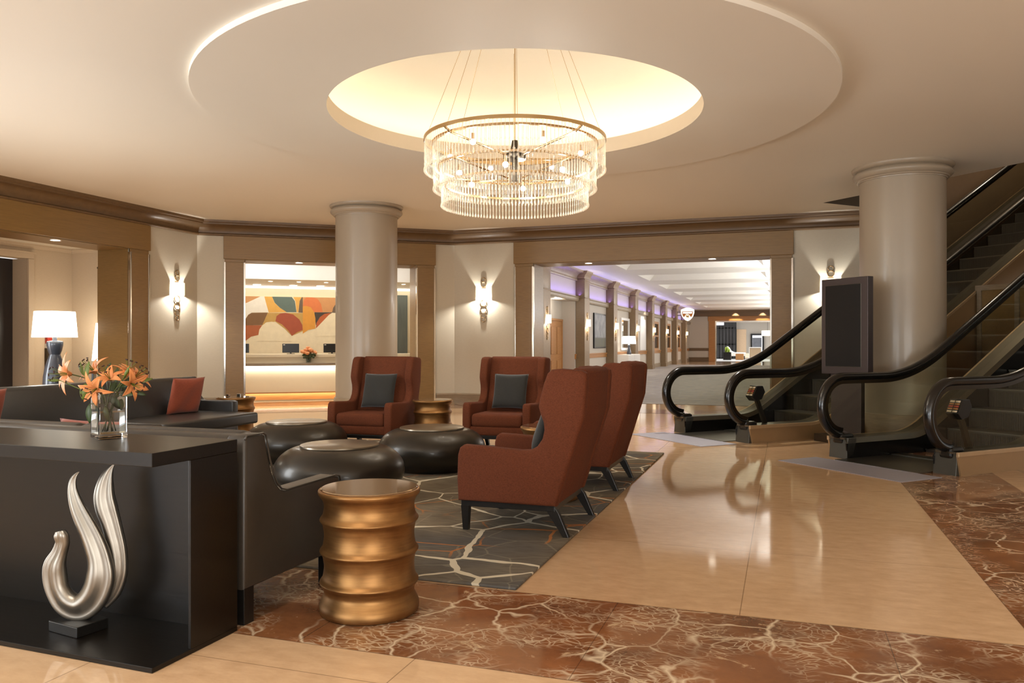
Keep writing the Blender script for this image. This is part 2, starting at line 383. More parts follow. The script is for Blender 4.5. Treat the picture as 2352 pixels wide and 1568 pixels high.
# ceiling with dropped disc, light cove and escalator opening
CC = RT*.03+FW*8.24; CR1, CR2 = 3.13, 1.9
def circ(c, r, z, n=128): return [Vector((c.x+r*math.cos(2*PI*i/n), c.y+r*math.sin(2*PI*i/n), z)) for i in range(n)]
def fill(b, loops):
    es = []
    for lp in loops:
        vs = [b.bm.verts.new(p) for p in lp]; es += [b.bm.edges.new((vs[i], vs[(i+1) % len(vs)])) for i in range(len(vs))]
    q = bmesh.ops.triangle_fill(b.bm, use_beauty=True, use_dissolve=False, edges=es, normal=(0, 0, -1))
    for f in q['geom']:
        if isinstance(f, bmesh.types.BMFace): f.material_index = b.mi
wd = Vector((1.93, CY, 0)); ua = (wd-O1).dot(E2)
outl = [Vector((AX, -5, 0)), Vector((AX, AB.y, 0)), BC, wd, esc(3.4, -.31), esc(3.4, 5.4), esc(5.5, 5.4), Vector((12, 11, 0)), Vector((12, -5, 0))]
b = MB(); fill(b, [[Vector((p.x, p.y, CZ)) for p in outl], circ(CC, CR1, CZ)])
b2 = circ(CC, CR1, CZ), circ(CC, CR1, DZ)
for i in range(128): b.face([b2[0][i], b2[0][(i+1) % 128], b2[1][(i+1) % 128], b2[1][i]])
fill(b, [circ(CC, CR1, DZ), circ(CC, CR2, DZ)])
# reveal of the escalator opening
rv = MB()
for p, q in ((esc(ua, -.31), esc(3.4, -.31)), (esc(3.4, -.31), esc(3.4, 5.4))): rv.face([p+UP*CZ, q+UP*CZ, q+UP*4.3, p+UP*4.3])
struct(rv.build('trim_14', plain('shaded_reveal', (84, 72, 58), .6)))  # shade of the void put into the dark colour
bmesh.ops.remove_doubles(b.bm, verts=b.bm.verts, dist=1e-4); ceil = struct(b.build('ceiling', M['ceiling'], auto=30))
b = MB(); b.lathe([(CR2, DZ), (CR2-.0, DZ+.17), (CR2+.03, DZ+.17), (CR2+.03, DZ+.13), (2.42, DZ+.13)], 128, CC.x, CC.y); o = b.build('cove_lip', M['lip'], ceil, auto=30)
b = MB(); b.lathe([(2.42, DZ+.13), (2.46, DZ+.3), (2.3, DZ+.55), (1.9, DZ+.72), (1.2, DZ+.84), (0, DZ+.88)], 128, CC.x, CC.y); b.build('cove_dome', M['dome'], ceil, smooth=True)
b = MB(); b.lathe([(2.12, DZ+.14), (2.12, DZ+.165), (2.2, DZ+.165), (2.2, DZ+.14)], 96, CC.x, CC.y); tag(b.build('cove_light_strip', emit('lit_cove_strip', (255, 238, 210), 5)), 'warm light strip hidden on the ledge of the round ceiling cove', 'light')
# walls
b = MB(); b.box(AX-.7, -5, 0, AX, 6.9, CZ); b.box(AX-.7, 11.04, 0, AX, AB.y+.3, CZ); b.box(AX-.7, 6.9, HZ, AX, 11.04, CZ); struct(b.build('wall_left', M['wall']))
XL, XIL, XIR, XR = bxof(516), bxof(562), bxof(957), bxof(998)
b = MB(); b.box(0, 0, 0, XIL, .7, CZ); b.box(XIR, 0, 0, BL, .7, CZ); b.box(XIL, 0, HZ, XIR, .7, CZ); wb = struct(place(b.build('wall_reception', M['wall']), AB, BETA))
CXL, CIL, CIR, CXR = -5.34, -4.94, -.234, .154
b = MB(); b.box(BC.x, CY, 0, CIL, CY+.7, CZ); b.box(CIR, CY, 0, wd.x, CY+.7, CZ); b.box(CIL, CY, HZ, CIR, CY+.7, CZ); struct(b.build('wall_corridor_front', M['wall']))
# wall beside the escalator rising to the upper floor
b = MB(); p, q, nn = wd+UP*0, esc(12, -.31), -N2*.2
b.mi = 0
def slab(p, q, off, z0, z1):
    a = [Vector((w.x, w.y, 0)) for w in (p, q, q+off, p+off)]
    vs = [b.bm.verts.new(w+UP*z0) for w in a]+[b.bm.verts.new(w+UP*z1) for w in a]
    fs = [b.bm.faces.new([vs[i] for i in t]) for t in ((0, 1, 2, 3), (4, 5, 6, 7), (0, 1, 5, 4), (1, 2, 6, 5), (2, 3, 7, 6), (3, 0, 4, 7))]
    bmesh.ops.recalc_face_normals(b.bm, faces=fs); b._tag(fs)
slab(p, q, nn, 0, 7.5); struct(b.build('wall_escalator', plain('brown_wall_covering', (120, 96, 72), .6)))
b = MB(); slab(esc(12, -.5), esc(12, 6), E2*.2, 0, 7.5); slab(esc(3.4, 5.4), esc(12, 5.4), N2*.2, 3.7, 7.5); slab(esc(3.2, -.31), esc(3.2, 5.4), E2*.1, 4.3, 7.5); slab(esc(3.2, -.31), esc(ua, -.31), -N2*.1, 4.3, 7.5); struct(b.build('wall_upper', plain('upper_wall_shaded', (96, 80, 62), .6)))  # dark wall colour carries the dimness of the upper void
b = MB(); b.face([esc(3, -1, 7.5), esc(12.3, -1, 7.5), esc(12.3, 6, 7.5), esc(3, 6, 7.5)]); struct(b.build('ceiling_upper', M['ceiling']))
# panelled wall that closes the gap between the two escalators
b = MB(); b.mi = 0; slab(esc(4.6, 1.62), esc(4.6, 2.85), E2*.1, 0, 2.16); b.mi = 1; slab(esc(4.57, 1.6), esc(4.57, 2.87), E2*.05, 2.12, 2.2); slab(esc(4.57, 1.6), esc(4.57, 2.87), E2*.05, 0, .2)
for v in (1.62, 2.2, 2.8): slab(esc(4.58, v), esc(4.58, v+.07), E2*.04, .2, 2.12)
struct(b.build('wall_between_escalators', [M['oak'], M['greyoak']]))
b = MB(); b.box(10, -5, 0, 10.2, 12, CZ); struct(b.build('wall_right_unseen', M['alcove']))  # unseen wall, added to block world reflections in the escalator glass
# portals (wood surround of each opening)
def portal(idx, x0, xi0, xi1, x1, origin, rz, depth=.7):
    r = thing('trim_%d' % idx, '', ''); del r['label'], r['category']; struct(r); place(r, origin, rz)
    b = MB(); b.box(x0-.02, -.05, HZ, x1+.02, .02, CBZ+.02, .006); b.box(xi0, .021, HZ-.012, xi1, depth, HZ+.01); b.build('header', M['oak'], r)
    for a, c, inn in ((x0, xi0, xi0), (xi1, x1, xi1)):
        b = MB(); b.box(a+.02, -.03, 0, c-.02, .02, HZ-.06, .004); sg = 1 if inn == c else -1
        b.box(a, -.02, HZ-.06, c, .02, HZ, .004)
        xa, xb = (inn-.012, inn+.012); b.box(xa, .03, 0, xb, depth, HZ-.012, .002); b.build('post', M['oak_v'], r)
        b = MB(); b.box(a-.012, -.035, 0, a+.02, .02, HZ-.06, .003); b.box(c-.02, -.035, 0, c+.016, .03, HZ-.06, .003)
        b.build('metal_strip', M['chrome'], r)
    return r
pa = portal(1, 6.47, 6.9, 11.04, 11.47, (AX, 0, 0), PI/2)
pb = portal(2, XL, XIL, XIR, XR, AB, BETA)
pc = portal(3, CXL, CIL, CIR, CXR, (0, CY, 0), 0)
# crown moulding swept along the walls
def moulding(name, path, prof, mat, z0=0):
    """path: floor points left to right seen from the room, room lies to the right-hand normal"""
    b = MB(); rings = []; n = len(path)
    nr = []
    for i in range(n-1):
        d = (path[i+1]-path[i]).normalized(); nr.append(Vector((d.y, -d.x, 0)))
    for i, p in enumerate(path):
        if i == 0: m = nr[0]
        elif i == n-1: m = nr[-1]
        else: m = (nr[i-1]+nr[i]).normalized(); m = m/m.dot(nr[i])
        rings.append([b.bm.verts.new((p.x+m.x*d, p.y+m.y*d, z+z0)) for d, z in prof])
    for A, B in zip(rings, rings[1:]):
        for j in range(len(prof)-1): b.bm.faces.new((A[j], B[j], B[j+1], A[j+1]))
    for rg in (rings[0], rings[-1]): b.bm.faces.new(rg)
    bmesh.ops.recalc_face_normals(b.bm, faces=b.bm.faces)
    return struct(b.build(name, mat, auto=35))
cp = [(0, CBZ), (.055, CBZ), (.075, CBZ+.012), (.08, CBZ+.03), (.07, CBZ+.045), (.06, CBZ+.05), (.06, CBZ+.062)]
cp += [(.06+.17*(1-math.cos(t*PI/2/8)), CBZ+.062+.135*math.sin(t*PI/2/8)) for t in range(1, 9)]
cp += [(.245, CBZ+.2), (.25, CBZ+.225), (.275, CBZ+.235), (.285, CBZ+.27), (.285, CZ), (0, CZ)]
wallpath = [Vector((AX, -5, 0)), AB, BC, wd]
moulding('trim_4', wallpath, cp, M['oakdark'])
bp = [(0, 0), (.03, 0), (.03, .2), (.035, .21), (.028, .235), (0, .24)]
def P(x): return Vector((x, CY, 0))
def PB(x): return AB+BD*x
moulding('baseboard_left', [Vector((AX, 11.49, 0)), AB, PB(XL-.03)], bp, M['greyoak']); moulding('baseboard_reception', [PB(XR+.03), BC, P(CXL-.03)], bp, M['greyoak'])
moulding('baseboard_corridor', [P(CXR+.03), wd], bp, M['greyoak'])
# columns
def column(px, depth, r, label):
    c = RT*((px-CX)/FPX*depth)+FW*depth; t = thing('column', label, 'column', (c.x, c.y, 0))
    b = MB(); b.lathe([(r, .36), (r, CZ-.2)], 96); b.build('shaft', M['column'], t, smooth=True)
    b = MB(); b.lathe([(r, CZ-.2), (r+.012, CZ-.2), (r+.015, CZ-.185), (r+.035, CZ-.18), (r+.042, CZ-.165)]+[(r+.045+.045*math.sin(k*PI/8), CZ-.165+.11*k/8) for k in range(9)]+[(r+.06, CZ-.05), (r+.085, CZ-.04), (r+.1, CZ-.02), (r+.1, CZ)], 96); b.build('capital', M['column'], t, auto=40)
    b = MB(); b.lathe([(r, .37), (r+.02, .365), (r+.025, .34), (r+.03, .33), (r+.03, 0)], 96); b.build('base', M['greyoak'], t, auto=40)
    return t
column(842, 13.98, .535, 'round taupe column in front of the reception desk opening'); column(2072, 10.87, .535, 'round taupe column standing between the two escalators beside the sign board')
# ------------------------------------------------------------------ recessed downlights
def downlight(loc, label, r=.07, group='recessed downlights'):
    t = thing('downlight', label, 'light', loc, 0, group)
    b = MB(); b.lathe([(r+.018, -.002), (r+.018, -.008), (r, -.008), (r, -.002)], 28); b.build('trim_ring', M['white'], t, auto=40)
    b = MB(); b.lathe([(r, -.004), (0, -.004)], 28); b.build('lamp', M['downlight'], t); return t
def soffit(px, py, label, plane=None):
    p = on_z(px, py, HZ-.012); downlight(p, label)
    light('SPOT', p-UP*.03, 60, WARMW, .05, (0, 0, 0), spot_size=R(100), spot_blend=.6); return p
soffit(127, 551, 'downlight under the left wood header above the lamp alcove'); soffit(687, 603, 'downlight under the wood header of the reception opening')
soffit(1352, 604, 'left downlight under the long wood header of the corridor opening'); soffit(1636, 594, 'right downlight under the long wood header of the corridor opening')
# ------------------------------------------------------------------ lamp alcove behind the left opening
AY, AXB, AZ = 11.5, -12.67, 3.07
d0 = on_plane(75, 700, (AXB, 0, 0), (1, 0, 0)).y; dzt = on_plane(75, 595, (AXB, 0, 0), (1, 0, 0)).z; di = on_plane(64, 700, (AXB, 0, 0), (1, 0, 0)).y
b = MB(); b.box(AXB-.2, d0-.12, 0, AXB, AY, AZ+.4); b.box(AXB-.2, 5.5, dzt, AXB, d0-.12, AZ+.4); b.box(AXB-.2, 5.5, 0, AXB, d0-1.4, AZ+.4); b.box(AXB, AY, 0, AX-.7, AY+.2, AZ+.4); b.box(AXB, 5.3, 0, AX-.7, 5.5, AZ+.4)
b.box(AXB-1.6, d0-.12, 0, AXB-.2, d0+.08, dzt); b.box(AXB-1.6, d0-1.5, 0, AXB-1.4, d0, dzt); struct(b.build('wall_alcove', M['alcove']))
b = MB(); b.box(AXB-1.6, 5.4, AZ, AX-.6, AY+.1, AZ+.1); struct(b.build('ceiling_alcove', M['ceiling']))
moulding('trim_5', [Vector((AXB, 5.6, 0)), Vector((AXB, AY, 0)), Vector((AX-.7, AY, 0))], [(0, AZ-.08), (.02, AZ-.08), (.03, AZ-.05), (.06, AZ-.03), (.06, AZ), (0, AZ)], M['alcove'])
dr = struct(thing('door_1', '', '')); del dr['label'], dr['category']; place(dr, (AXB, 0, 0))
b = MB(); b.box(0, d0-.12, 0, .05, d0, dzt, .012); b.box(0, d0-1.45, dzt-.0, .05, d0, dzt+.12, .012); b.box(.05, d0-1.45, dzt+.09, .08, d0+.02, dzt+.12, .006); b.build('door_frame', M['alcove'], dr)
b = MB(); b.box(-.37, d0-1.4, 0, -.33, d0-.121, dzt, .004); b.build('door_leaf', plain('charcoal_door', (52, 50, 52), .4), dr)
# ------------------------------------------------------------------ reception room
r_ = MB(); r_.box(-1.5, 4.6, 0, 8, 4.8, 3.5); r_.box(-1.7, .7, 0, -1.5, 4.8, 3.5); r_.box(6.6, .7, 0, 6.8, 4.8, 3.5); struct(place(r_.build('wall_reception_back', M['cream']), AB, BETA))
r_ = MB(); r_.box(-1.5, .7, 3.4, 6.6, 2.0, 3.5); r_.box(-1.5, 2.0, 2.75, 6.6, 4.25, 2.85); r_.box(-1.5, 2.0, 2.85, 6.6, 2.1, 3.5); struct(place(r_.build('ceiling_reception', M['white']), AB, BETA))
def RL(x, m, z=0): return AB+BD*x+BN*m+UP*z
st = MB(); st.box(-1.4, 4.26, 2.70, 6.5, 4.34, 2.76); tag(place(st.build('light_strip', M['strip']), AB, BETA), 'long lit strip running above the painted panels behind the reception desk', 'light')
for i, (px, py) in enumerate(((590, 653), (673, 655), (735, 657))): downlight(RL(*bpt(px, py, 3.9)[:1], 3.75, 2.749), ('left', 'middle', 'right')[i]+' large downlight in front of the lit strip over the reception desk', .1)
for i, (px, py) in enumerate(((621.5, 646.5), (686.5, 648.5), (749, 650.5))): downlight(RL(bpt(px, py, 2.6)[0], 2.6, 2.749), ('left', 'middle', 'right')[i]+' small downlight in the reception soffit nearest the opening', .05)
downlight(RL(bpt(927, 655, 2.6)[0], 2.6, 2.749), 'small downlight in the reception soffit seen right of the column', .05)
light('AREA', RL(2.6, 1.35, 3.3), 20, (1, .98, .93), (4.5, .5), (0, 0, BETA))
light('AREA', RL(2.6, 4.25, 2.68), 6, WARMW, (7, .12), (R(-25), 0, BETA)); light('AREA', RL(2.6, 3.0, 2.7), 26, WARMW, (6, 1), (0, 0, BETA))
light('POINT', RL(1.2, 1.3, 3.1), 12, (1, .97, .92), .1)
# painted panels
mp = [('cream', (236, 224, 194), None), ]
def MPx(x, y): return bpt(500+x/3.92, 440+y/3.92, 4.55)
cols = {'cream': (238, 226, 196), 'white': (238, 234, 224), 'tan': (206, 150, 98), 'yellow': (226, 174, 88), 'teal': (98, 116, 110), 'grey': (112, 94, 78), 'brown': (128, 94, 62), 'rust': (178, 100, 62), 'mustard': (196, 158, 88), 'red': (168, 84, 58), 'orange': (218, 124, 72), 'amber': (222, 156, 64), 'dark': (72, 62, 54), 'orange2': (188, 98, 52)}
polys = [('cream', [(120, 935), (1240, 940), (1240, 1560), (120, 1560)]), ('tan', [(120, 935), (385, 935), (262, 1000), (120, 1040)]), ('white', [(385, 938), (420, 938), (462, 1085), (310, 1088), (248, 1150), (120, 1200), (120, 1035), (262, 1000)]),
 ('yellow', [(420, 938), (490, 938), (512, 1000), (560, 1045), (622, 1085), (460, 1088), (440, 1020)]), ('teal', [(490, 938), (668, 938), (695, 985), (710, 1085), (622, 1085), (562, 1046), (514, 1000)]), ('yellow', [(680, 938), (757, 938), (737, 990), (726, 1085), (712, 1085), (700, 985)]), ('grey', [(757, 940), (766, 940), (766, 1090), (727, 1088), (738, 985)]),
 ('brown', [(248, 1150), (275, 1108), (305, 1090), (452, 1088), (402, 1200), (120, 1205), (120, 1180)]), ('rust', [(120, 1203), (400, 1202), (366, 1290), (300, 1305), (248, 1345), (120, 1400)]), ('mustard', [(452, 1090), (766, 1092), (766, 1255), (668, 1298), (600, 1230), (520, 1170), (430, 1180), (385, 1235)]),
 ('red', [(520, 1165), (530, 1120), (560, 1098), (610, 1090), (680, 1105), (735, 1150), (762, 1200), (766, 1245), (715, 1265), (668, 1298), (640, 1255), (580, 1195)]), ('tan', [(766, 945), (1240, 950), (1240, 1085), (766, 1085)]), ('orange', [(766, 1032), (775, 975), (800, 950), (850, 945), (900, 965), (930, 1010), (946, 1085), (868, 1085), (840, 1042), (800, 1028)]),
 ('dark', [(870, 1086), (1240, 1088), (1240, 1180), (960, 1180), (884, 1200)]), ('amber', [(766, 1032), (800, 1028), (840, 1042), (868, 1085), (880, 1140), (880, 1232), (815, 1245), (766, 1278)]), ('orange2', [(884, 1230), (890, 1180), (920, 1130), (960, 1100), (1010, 1092), (1020, 1092), (960, 1160)]), ('cream', [(884, 1232), (1000, 1110), (1030, 1090), (1090, 1092), (1240, 1110), (1240, 1300), (884, 1300)]), ('grey', [(1240, 1000), (1066, 1005), (1040, 1045), (1030, 1086), (1240, 1086)]),
 ('cream', [(366, 1290), (375, 1240), (400, 1205), (440, 1175), (490, 1170), (545, 1190), (600, 1235), (640, 1275), (668, 1300), (668, 1345), (360, 1345)])]
names = list(cols); b = MB(); x0, _, zt = MPx(120, 938); x1 = MPx(1240, 938)[0]
b.mi = 0; b.box(x0, 4.555, .9, bxof(900, 4.55), 4.598, zt)
for i, (c, pl) in enumerate(polys[1:]):
    b.mi = names.index(c); w = .00025*(i+1)
    pts = [MPx(x, max(y, 938)) for x, y in pl]; f = b.face([(p[0], 4.554-w, min(p[2], zt)) for p in pts])
mural = b.build('painted_panel', [plain('paint_'+c, v, .6, var=.1, scale=9) for c, v in cols.items()]); tag(place(mural, AB, BETA), 'abstract painted wall panel of orange, teal and cream curved shapes behind reception desk', 'painting')
b = MB(); b.box(bxof(902, 4.5), 4.5, 0, bxof(936, 4.5), 4.599, MPx(0, 938)[2]+.1); tag(place(b.build('panel', M['tealpanel']), AB, BETA), 'tall dark grey green panel right of the reception column', 'panel')
# desk
dk = thing('reception_desk', 'long lit reception desk with cream counter and wood base', 'desk', AB, BETA)
b = MB(); b.box(-1.2, 1.98, .80, 6.2, 2.3, .86, .006); b.build('ledge', M['greyoak'], dk)
b = MB(); b.box(-1.2, 2.2, .86, 6.2, 2.28, 1.0); b.box(-1.2, 2.16, .99, 6.2, 2.9, 1.06, .006); b.build('counter', M['cream'], dk)
b = MB(); b.box(-1.2, 2.1, .2, 6.2, 2.18, .80); b.build('front_panel', M['cream'], dk)
b = MB(); b.box(-1.2, 2.04, .03, 6.2, 2.18, .2); b.build('base', M['oakgold'], dk)
b = MB(); b.box(-1.2, 2.02, .775, 6.2, 2.06, .797); b.build('light_strip', M['strip'], dk, )['label'] = 'lit strip under the ledge'
light('AREA', RL(2.5, 2.04, .77), 9, WARMW, (7.2, .04), (R(22), 0, BETA)); light('AREA', RL(2.5, 2.0, .18), 10, WARM, (7, .05), (0, 0, BETA))
# monitors on the desk
for i, (xa, xb, lab) in enumerate(((540, 572, 'leftmost black monitor back, cut off by the wood post at the reception desk'), (648.5, 687, 'black monitor back standing left of the rose vase on the reception desk'), (743, 782, 'black monitor back half hidden by the round column at the reception desk'))):
    xc = (bxof(xa, 2.6)+bxof(xb, 2.6))/2; w = (bxof(xb, 2.6)-bxof(xa, 2.6))/2; t = thing('monitor', lab, 'monitor', RL(xc, 2.6, 1.06), BETA, 'monitors on the reception desk')
    b = MB(); b.box(-w, -.015, .03, w, .015, .24, .006); b.build('screen_housing', M['black'], t)
    b = MB(); b.lathe([(.09, 0), (.09, .012), (.0, .012)], 20); b.box(-.02, -.0, 0, .02, .03, .05); b.build('stand', M['darksteel'], t)
    b = MB(); b.box(-w+.02, -.0165, .205, -w+.06, -.0155, .222); b.build('badge', M['white'], t)
# roses in a glass vase on the ledge
p = RL(bpt(709, 833, 2.07)[0], 2.08, .86); vs = thing('glass_vase', 'small clear glass vase of peach roses on the reception desk ledge', 'vase', p, BETA)
b = MB(); b.lathe([(0, 0), (.055, 0), (.06, .01), (.07, .14), (.066, .14), (.056, .012), (0, .012)], 20); b.build('bowl', M['shopglass'], vs, smooth=True)
random.seed(3); sb = MB()
rp = []
for i in range(15):
    a, rr = random.random()*6.28, .16*math.sqrt(random.random()); rp.append(Vector((rr*math.cos(a), rr*.75*math.sin(a), .2+.13*(1-(rr/.17)**2)+random.uniform(-.02, .02))))
for i, q in enumerate(rp):
    b = MB(); b.ball((0, 0, 0), .042, 12, 8, (1, 1, .85)); 
    for k in range(5): b.ball((.026*math.cos(k*1.257), .026*math.sin(k*1.257), .008), .026, 8, 6, (1, 1, 1.1))
    o = b.build('rose', M['rose'], smooth=True); tag(o, 'peach orange rose in the bouquet on the reception desk', 'rose', 'roses in the reception desk bouquet'); o.location = p+BD*q.x+BN*q.y+UP*q.z
b = MB()
for q in rp: b.tube([(q.x*.2, q.y*.2, .02), (q.x*.4, q.y*.4, .13), (q.x, q.y, q.z)], .004, 5)
for i in range(26):
    a = random.random()*6.28; rr = random.uniform(.05, .15); z = random.uniform(.12, .2); b.ball((rr*math.cos(a), rr*math.sin(a), z), .035, 6, 4, (1, .5, .6))
b.build('rose_foliage', M['leafd'], vs)
# ------------------------------------------------------------------ wall sconces
def sconce_parts(w=.30, h=.24):
    """half-drum glass shade open above and below, on a backplate with a chain of metal rings; local -y faces the room, z=0 at the shade's middle"""
    t = thing('sconce', '', 'wall light')
    b = MB(); a = [PI+PI*i/20 for i in range(21)]
    pts = [(w/2*math.cos(x), .11*math.sin(x)-.015) for x in a]+[((w/2-.008)*math.cos(x), .102*math.sin(x)-.015) for x in a[::-1]]
    b.prism(pts, 'z', -h/2, h/2); b.build('shade', M['sconce'], t, auto=40)
    b = MB(); b.box(-.045, -.02, -.1, .045, 0, .1, .004); b.build('backplate', M['brass'], t)
    b = MB(); b.ball((0, -.06, -.03), .014); b.build('bulb', M['bulb'], t, smooth=True)
    z = h/2+.045
    for r in (.056, .046): ring(t, z+r*.9, r); z += r*1.9
    z = -h/2+.0
    for r in (.066, .07, .06, .046): z -= r*1.0; ring(t, z, r); z -= r*.92
    return t
def ring(t, z, r):
    b = MB(); n = 28; prof = [(-.007, -.006), (.007, -.006), (.007, .006), (-.007, .006)]
    b.sweep([(r*math.cos(2*PI*i/n), -.012, z+r*math.sin(2*PI*i/n)) for i in range(n)], [(.0085*math.cos(k*PI/4), .0085*math.sin(k*PI/4)) for k in range(8)], True)
    return b.build('ring', M['brass'], t, smooth=True)
sc0 = sconce_parts()
def sconce(loc, rz, label, group='wall sconces with ring chains', power=34, first=[True], color=(1, .96, .89)):
    if first[0]: o = sc0; o.location = loc; o.rotation_euler = (0, 0, rz); o['label'] = label; o['group'] = group; first[0] = False
    else: o = dup(sc0, loc, rz, label, group)
    q = Matrix.Rotation(rz, 3, 'Z') @ Vector((0, -.075, -.08)); light('POINT', Vector(loc)+q, power, color, .018); return o
p = on_plane(406, 664, (AX, 0, 0), (1, 0, 0)); sconce(p, PI/2, 'wall sconce with ring chain left of the reception opening')
p = on_plane(1111, 676, (0, CY, 0), (0, 1, 0)); sconce(p, 0, 'wall sconce with ring chain between reception and corridor openings')
p = on_plane(1908, 655, (0, CY, 0), (0, 1, 0)); sconce(p, 0, 'wall sconce half hidden by the dark sign board near the escalator')
# ------------------------------------------------------------------ corridor
KX, PX, NB = -6.65, -6.34, 8; PY = [22.0-.36+4.86*k for k in range(NB)]; KE = 60.1; KZ = 3.75
b = MB(); b.box(KX-.2, CY+.7, 0, KX, PY[0]+.3, KZ); 
b.box(KX-.2, PY[0]+.3, 2.72, KX, PY[1]-.5, KZ); b.box(KX-.2, PY[1]-.5, 0, KX, PY[1]+.3, KZ); b.box(KX-.75, PY[0]+.3, 0, KX-.45, PY[1]-.5, 3.2); b.box(KX-.45, PY[1]-.5, 0, KX-.2, PY[1]-.3, 3.2); b.box(KX-.45, PY[0]+.1, 0, KX-.2, PY[0]+.3, 3.2); b.box(KX-.45, PY[0]+.3, 2.72, KX-.2, PY[1]-.5, 2.8)
b.box(KX-.2, PY[1]+.3, 0, KX, KE, KZ)
struct(b.build('wall_corridor_left', M['corridor']))
b = MB(); b.box(.5, CY+.7, 0, .7, KE, KZ); struct(b.build('wall_corridor_right', M['corridor']))
# coffered ceiling
b = MB(); cx0, cx1 = -4.95, -.6; d = .28; ins = .3
ys = []
for k in range(-1, 7): ys.append((23.6+4.86*k, 26.3+4.86*k))
def q4(*p): b.face(p)
q4((KX, CY+.69, KZ), (cx0, CY+.69, KZ), (cx0, KE, KZ), (KX, KE, KZ)); q4((cx1, CY+.69, KZ), (.6, CY+.69, KZ), (.6, KE, KZ), (cx1, KE, KZ))
prev = CY+.69
for a, c in ys:
    a2 = max(a, CY+.7)
    q4((cx0, prev, KZ), (cx1, prev, KZ), (cx1, a2, KZ), (cx0, a2, KZ)); prev = c
    lo = [(cx0, a2), (cx1, a2), (cx1, c), (cx0, c)]; hi = [(cx0+ins, a2+ins), (cx1-ins, a2+ins), (cx1-ins, c-ins), (cx0+ins, c-ins)]
    for i in range(4): j = (i+1) % 4; q4((*lo[i], KZ), (*lo[j], KZ), (*hi[j], KZ+d), (*hi[i], KZ+d))
    q4(*[(*p, KZ+d) for p in hi])
q4((cx0, prev, KZ), (cx1, prev, KZ), (cx1, KE, KZ), (cx0, KE, KZ))
kc = struct(b.build('ceiling_corridor', M['white']))
for k in range(0, 8):
    light('SPOT', (-2.6, 20.2+4.86*k, KZ-.02), 60, (1, .97, .92), .05, (0, 0, 0), spot_size=R(120), spot_blend=.6); light('AREA', (.3, 20.2+4.86*k, 2.6), 75, (1, .98, .95), (.3, 3), (0, R(125), 0))  # added spots and uplights without fixtures, brighten the corridor and its ceiling
light('AREA', (KX+.14, 38, 2.93), 70, (.25, .17, 1), (.06, 40), (0, R(172), 0)); light('AREA', (KX+.45, 38, 3.3), 26, (.74, .72, 1), (.1, 40), (0, R(200), 0))  # purple cove strip, then a pale uplight added to brighten the ceiling
# mouldings along the left wall, broken between the pilasters
cmp_ = [(0, 2.72), (.1, 2.72), (.12, 2.76), (.12, 2.84), (.14, 2.86), (.14, 2.88), (0, 2.88)]
cmp2 = [(0, 3.42), (.06, 3.42), (.07, 3.46), (.06, 3.48)]+[(.06+.2*(1-math.cos(i*PI/12)), 3.48+.2*math.sin(i*PI/12)) for i in range(1, 7)]+[(.3, 3.7), (.3, KZ), (0, KZ)]
rail = [(0, .78), (.03, .78), (.03, .9), (.055, .91), (.055, .95), (0, .95)]; base = [(0, 0), (.035, 0), (.035, .2), (0, .22)]
wp = lambda y0, y1: [Vector((KX, y0, 0)), Vector((KX, y1, 0))]
n = 6
def wallmould(y0, y1, prof, mat, idx):
    b = MB(); A = [b.bm.verts.new((KX+d_, y0, z)) for d_, z in prof]; B = [b.bm.verts.new((KX+d_, y1, z)) for d_, z in prof]
    for j in range(len(prof)): b.bm.faces.new((A[j], A[(j+1) % len(prof)], B[(j+1) % len(prof)], B[j]))
    b.bm.faces.new(A); b.bm.faces.new(B); bmesh.ops.recalc_face_normals(b.bm, faces=b.bm.faces); return struct(b.build('trim_%d' % idx, mat, auto=40))
wallmould(CY+.71, KE, cmp_, M['greyoak'], 6); wallmould(CY+.71, KE, cmp2, M['greyoak'], 7)
y0 = PY[1]-.5
wallmould(y0, KE, rail, M['oakgold'], 8); wallmould(y0, KE, base, M['greyoak'], 9)
# pilasters
ORD = ['first', 'second', 'third', 'fourth', 'fifth', 'sixth', 'seventh', 'eighth']
for k, y in enumerate(PY):
    t = thing('pilaster', ORD[k]+' wood pilaster from the lobby along the corridor left wall', 'pilaster', (KX+.004, y-.36, 0), 0, 'corridor pilasters')
    b = MB(); b.box(0, 0, 0, .31, .72, 2.84, .004); b.build('shaft', M['pilaster'], t)
    b = MB(); b.box(0, 0, 2.84, .31, .72, KZ, .004); b.box(0, -.02, 3.44, .33, .74, 3.47, .004); b.box(0, -.02, 2.83, .33, .74, 2.86, .004); b.prism([(.31, 3.5), (.34, 3.6), (.4, 3.68), (.42, KZ), (.0, KZ), (0, 3.5)], 'y', -.08, .8); b.build('capital', M['pilaster'], t, auto=40)
    b = MB(); b.box(0, -.02, 0, .33, .74, .2, .006); b.build('plinth', M['pilaster'], t)
    sconce((PX, y, 2.0), PI/2, 'lit sconce on the '+ORD[k]+' corridor pilaster from the lobby', 'corridor pilaster sconces', 30, color=(1, .86, .66))
# door in the first bay
dr = struct(thing('door_2', '', '')); del dr['label'], dr['category']; place(dr, (KX-.45, PY[1]-.52, 0), PI/2)
b = MB(); b.box(-1.5, -.03, 0, -.02, .0, 2.05); b.box(-1.56, -.06, 2.05, 0, 0, 2.12, .01); b.box(-.1, -.05, 0, 0, 0, 2.1, .008); b.build('door_frame', M['oakgold'], dr)
b = MB()
for x0, x1 in ((-1.4, -.8), (-.7, -.2)):
    for z0, z1 in ((.2, .75), (.95, 1.85)):
        b.box(x0, -.05, z0, x1, -.03, z1, .012)
b.build('door_panel', M['oakgold'], dr)
light('POINT', (KX-.1, PY[1]-2.2, 2.55), 10, WARMW, .1)
